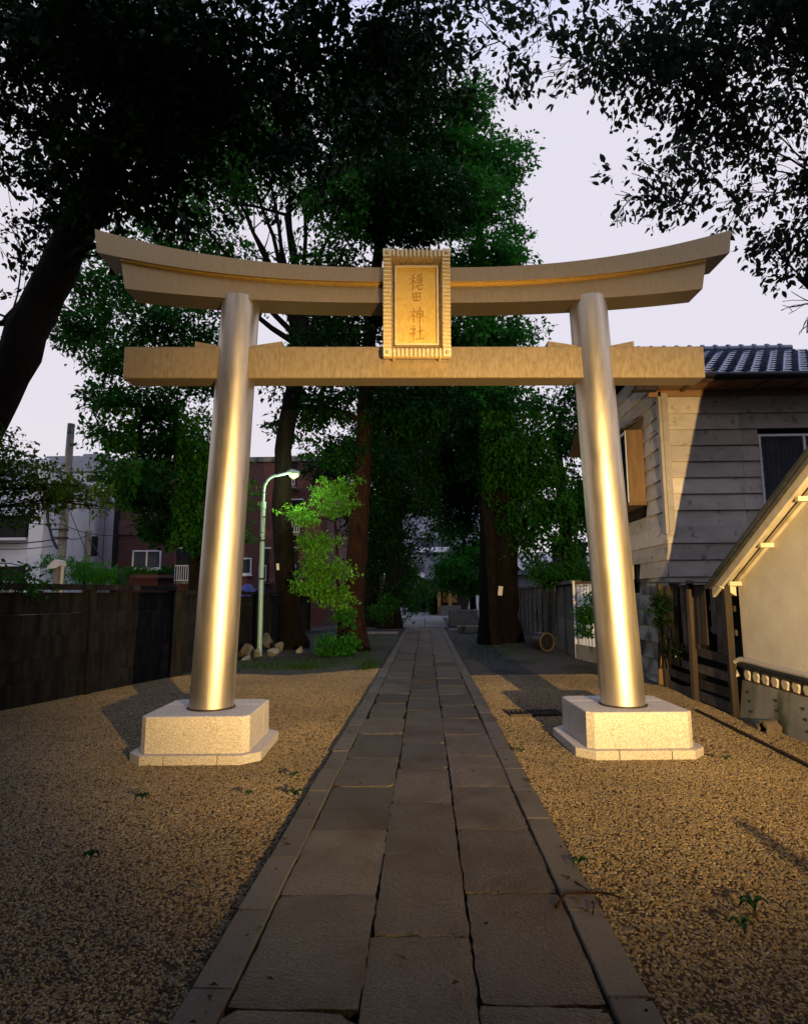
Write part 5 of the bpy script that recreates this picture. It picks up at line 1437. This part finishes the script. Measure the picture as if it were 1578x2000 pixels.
bush('shrub', 'dark shrub leaning over the right plank wall', [pb(1100, 1125, 17.5, .7, .4), pb(1060, 1120, 18, .5, .3), pb(1130, 1110, 17, .5, .3)], 7000, .09, M['leaf_dark'], 46, shell=.4, spray=.2)
bush('shrub', 'dense dark shrub beside the left of the path end', [pb(755, 1195, 24, .5, .4), pb(790, 1150, 29, .6, 1.0), pb(800, 1120, 30, .5, .7)], 6000, .11, M['leaf_dark'], 47, shell=.3, spray=.25)
bush('shrub', 'leafy plant trailing over the maple side of the left wall', [(-5.95, 7.6, 1.75, .35, .5, .3, 1), (-5.7, 8.6, 1.7, .25, .35, .2, .7)], 2500, .07, M['leaf_dark'], 48, shell=.2, spray=.2)
# window box plants
A, B = at(257, 1118, 30.7), at(345, 1124, 30.7)
MB().box((A.x, 30.55, B.z - .12), (B.x, 30.86, B.z + .05)).build('box', M['brick2'], fb)
crown('foliage', fb, [(A.x + (B.x - A.x) * t, 30.7, A.z + .05, .35, .16, .2, 1) for t in (.1, .3, .5, .7, .9)], 1800, .10, M['leaf_mid'], 49, shell=.2, spray=.15)

# moss and grass beside the path beyond the gravel
def grass(name, patches, n, h, m, seed, label):
    g = np.random.default_rng(seed)
    per = n // len(patches); V = []
    P = np.concatenate([np.stack([g.normal(px, rx, per), g.normal(py, ry, per), np.full(per, -.05)], 1) for px, py, rx, ry in patches])
    a = g.random(len(P)) * 6.28; hh = h * (.5 + g.random(len(P))); w = .006 + .006 * g.random(len(P))
    s_ = np.stack([np.cos(a), np.sin(a), 0 * a], 1) * w[:, None]
    tip = P + np.stack([g.normal(0, .4, len(P)) * hh, g.normal(0, .4, len(P)) * hh, hh], 1)
    V = np.stack([P - s_, P + s_, tip], 1).reshape(-1, 3)
    me = bpy.data.meshes.new(name)
    Fc = np.arange(len(V)).reshape(-1, 3)
    me.from_pydata(V.tolist(), [], Fc.tolist())
    at_ = me.attributes.new('rnd', 'FLOAT', 'FACE'); at_.data.foreach_set('value', g.random(len(Fc)).astype(np.float32))
    o = link(name, me, m); tag(o, label, 'grass', kind='stuff')
grass('grass', [(-2.55, 13.4, .3, .25), (-1.6, 15.5, .4, 1.2), (-2.8, 14.2, .6, .5), (1.8, 17, .5, 1.8), (-1.8, 21, .5, 2), (1.9, 22, .5, 2), (-1.2, 13.6, .12, .6), (-3.6, 13.6, .6, .5)], 7000, .05, M['grass'], 5, 'patches of moss and short grass on the dirt beside the path')

# ------------------------------------------------------------------ rocks, tags, litter
def rock(px, py, sx_, sy_, sz_, seed, m, label, group=None, cat='rock', Y=None):
    p = gnd(px, py); r = random.Random(seed)
    import bmesh
    bm = bmesh.new(); bmesh.ops.create_icosphere(bm, subdivisions=3, radius=1)
    pl_ = [(Vector((r.gauss(0, 1), r.gauss(0, 1), r.gauss(0, 1))).normalized(), r.uniform(.38, .74)) for _ in range(11)]
    for v in bm.verts:
        for nn, dd in pl_:
            k = v.co.dot(nn)
            if k > dd: v.co -= nn * (k - dd)
        v.co = Vector((v.co.x * sx_, v.co.y * sy_, v.co.z * sz_))
    zmin = min(v.co.z for v in bm.verts)
    me = bpy.data.meshes.new('rock'); bm.to_mesh(me); bm.free()
    o = link('rock', me, m, None, (p.x, p.y, -zmin - .06), (0, 0, r.uniform(0, 3)))
    return tag(o, label, cat, group)
G_ = 'rocks piled by the street lamp'
rock(500, 1281, .22, .16, .13, 1, M['rock'], 'flat pale rock at the foot of the street lamp post', G_)
rock(535, 1278, .24, .17, .14, 2, M['rock'], 'pale wedge-shaped rock just right of the street lamp foot', G_)
rock(546, 1270, .16, .14, .17, 3, M['rock'], 'upright grey rock farther right of the street lamp foot', G_)
rock(474, 1283, .22, .18, .26, 4, M['brownrock'], 'tall brown rock half hidden behind the left pillar', G_)
rock(486, 1277, .24, .18, .20, 5, M['rock'], 'pale rock between the left pillar and the street lamp', G_)
rock(482, 1288, .20, .14, .10, 6, M['rock'], 'low flat rock in front of the pile left of the street lamp', G_)
rock(520, 1262, .42, .25, .26, 7, M['rock'], 'big pale rock behind the street lamp foot', G_)
rock(552, 1258, .55, .25, .20, 8, M['brownrock'], 'long brown log-like rock right of the lamp, in front of the trunk', G_)
rock(585, 1272, .14, .12, .13, 9, M['rock'], 'small rock alone at the foot of the fan-branched tree', G_)
def tagplate(px, py, Y, w, h, m, label, rz=0):
    p = at(px, py, Y)
    o = MB().box((-w / 2, -.012, -h / 2), (w / 2, .012, h / 2)).build('tree_tag', m, None, loc=p, rot=(0, rz, 0))
    tag(o, label, 'tag')
tagplate(977, 1154, 18.92, .13, .28, M['paper'], 'yellowish card tied to the black trunk right of the path', .12)
tagplate(543, 1107, 16.78, .07, .18, M['frame'], 'small white tag on the trunk behind the street lamp', -.1)
tagplate(687, 1120, 17.52, .05, .20, M['frame'], 'thin pale tag on the red-barked trunk', 0)

lm_ = MB()
def fallen(px, py, s, rot, label, group='fallen leaves on the gravel'):
    p = gnd(px, py); r = random.Random(px)
    o = empty('fallen_sprig', (p.x, p.y, -.005), rot, label, 'leaf', group)
    for k in range(4):
        a = k * 1.7 + r.random(); L = s * r.uniform(.7, 1.1)
        V = []; Fc = []
        for i in range(6):
            t = i / 5; w = .24 * L * math.sin(math.pi * min(.98, t * .9 + .06)); zz = .012 + .03 * math.sin(t * 3) + k * .003
            V += [(t * L, -w, zz + .01), (t * L, 0, zz), (t * L, w, zz + .012)]
        for i in range(5):
            for q in (0, 1): Fc.append((3 * i + q, 3 * i + q + 1, 3 * i + q + 4, 3 * i + q + 3))
        me = bpy.data.meshes.new('leaf'); me.from_pydata(V, [], Fc)
        a_ = me.attributes.new('rnd', 'FLOAT', 'FACE'); a_.data.foreach_set('value', [r.random()] * len(Fc))
        link('leaf', me, M['fallen'], o, (0, 0, 0), (0, 0, a))
fallen(278, 1564, .07, .2, 'green fallen sprig on the gravel below the left gate base')
fallen(576, 1558, .08, 1.0, 'larger green fallen sprig touching the left kerb')
fallen(573, 1521, .06, .6, 'small green fallen sprig just above the one at the left kerb')
fallen(485, 1557, .04, .4, 'tiny green leaf scrap left of the sprig at the left kerb')
fallen(178, 1680, .05, 2.0, 'green leaf lying low in the left gravel')
fallen(1470, 1778, .075, .8, 'dark fallen sprig in the gravel at the lower right')
fallen(1448, 1818, .07, 1.9, 'smaller fallen leaf below the sprig at the lower right')
fallen(1018, 1473, .06, .1, 'green leaf beside the right kerb near the gate base')
fallen(1130, 1695, .05, .1, 'single green leaf beside the right kerb in the foreground')
fallen(1418, 1488, .05, .1, 'dark dead leaf in the gravel right of the right gate base')
def twig(pts, r, label):
    P = [gnd(*p) + Vector((0, 0, .02 + .01 * (i % 2))) for i, p in enumerate(pts)]
    tag(MB().tube(P, [r * (1 - .6 * i / (len(P) - 1)) for i in range(len(P))], 6).build('twig', M['bark_red'], None, True), label, 'twig', 'twigs on the path edge')
twig([(1085, 1780), (1105, 1757), (1140, 1752), (1180, 1756), (1222, 1764)], .009, 'long thin reddish twig lying across the right kerb')
twig([(1123, 1730), (1150, 1752)], .005, 'short twig crossing the long one on the right kerb')
twig([(1157, 1795), (1160, 1778), (1166, 1770)], .004, 'tiny curled twig just below the long one on the right')

# scattered litter: dead leaf bits and twig ends on gravel and path
g_ = np.random.default_rng(77)
nl = 420
Lx = np.where(g_.random(nl) < .5, g_.uniform(-4.5, 3.6, nl), np.sign(g_.random(nl) - .5) * g_.normal(.95, .10, nl))
Ly = 2.2 + 9.5 * g_.random(nl) ** 1.3
V = []; Fc = []
for x, y in zip(Lx, Ly):
    a = g_.random() * 6.28; L = .018 + .03 * g_.random(); w = L * (.12 + .3 * g_.random()); z = .004 if abs(x) > .9 else .016
    c, s_ = math.cos(a), math.sin(a); k = len(V)
    for u, v, h_ in ((0, 0, 0), (.5, 1, .012), (1, 0, .004), (.5, -1, .008)):
        V.append((x + c * u * L - s_ * v * w, y + s_ * u * L + c * v * w, z + h_))
    Fc += [(k, k + 1, k + 2), (k, k + 2, k + 3)]
me = bpy.data.meshes.new('leaf_litter'); me.from_pydata(V, [], Fc)
a_ = me.attributes.new('rnd', 'FLOAT', 'FACE'); a_.data.foreach_set('value', np.repeat(g_.random(nl), 2).astype(np.float32))
M['litter'] = leaf_mat('dead_leaf', (.02, .012, .006), (.06, .035, .015), (.05, .08, .02), .1)
tag(link('leaf_litter', me, M['litter']), 'tiny dead leaf bits scattered over the gravel and kerbs', 'leaf litter', kind='stuff')
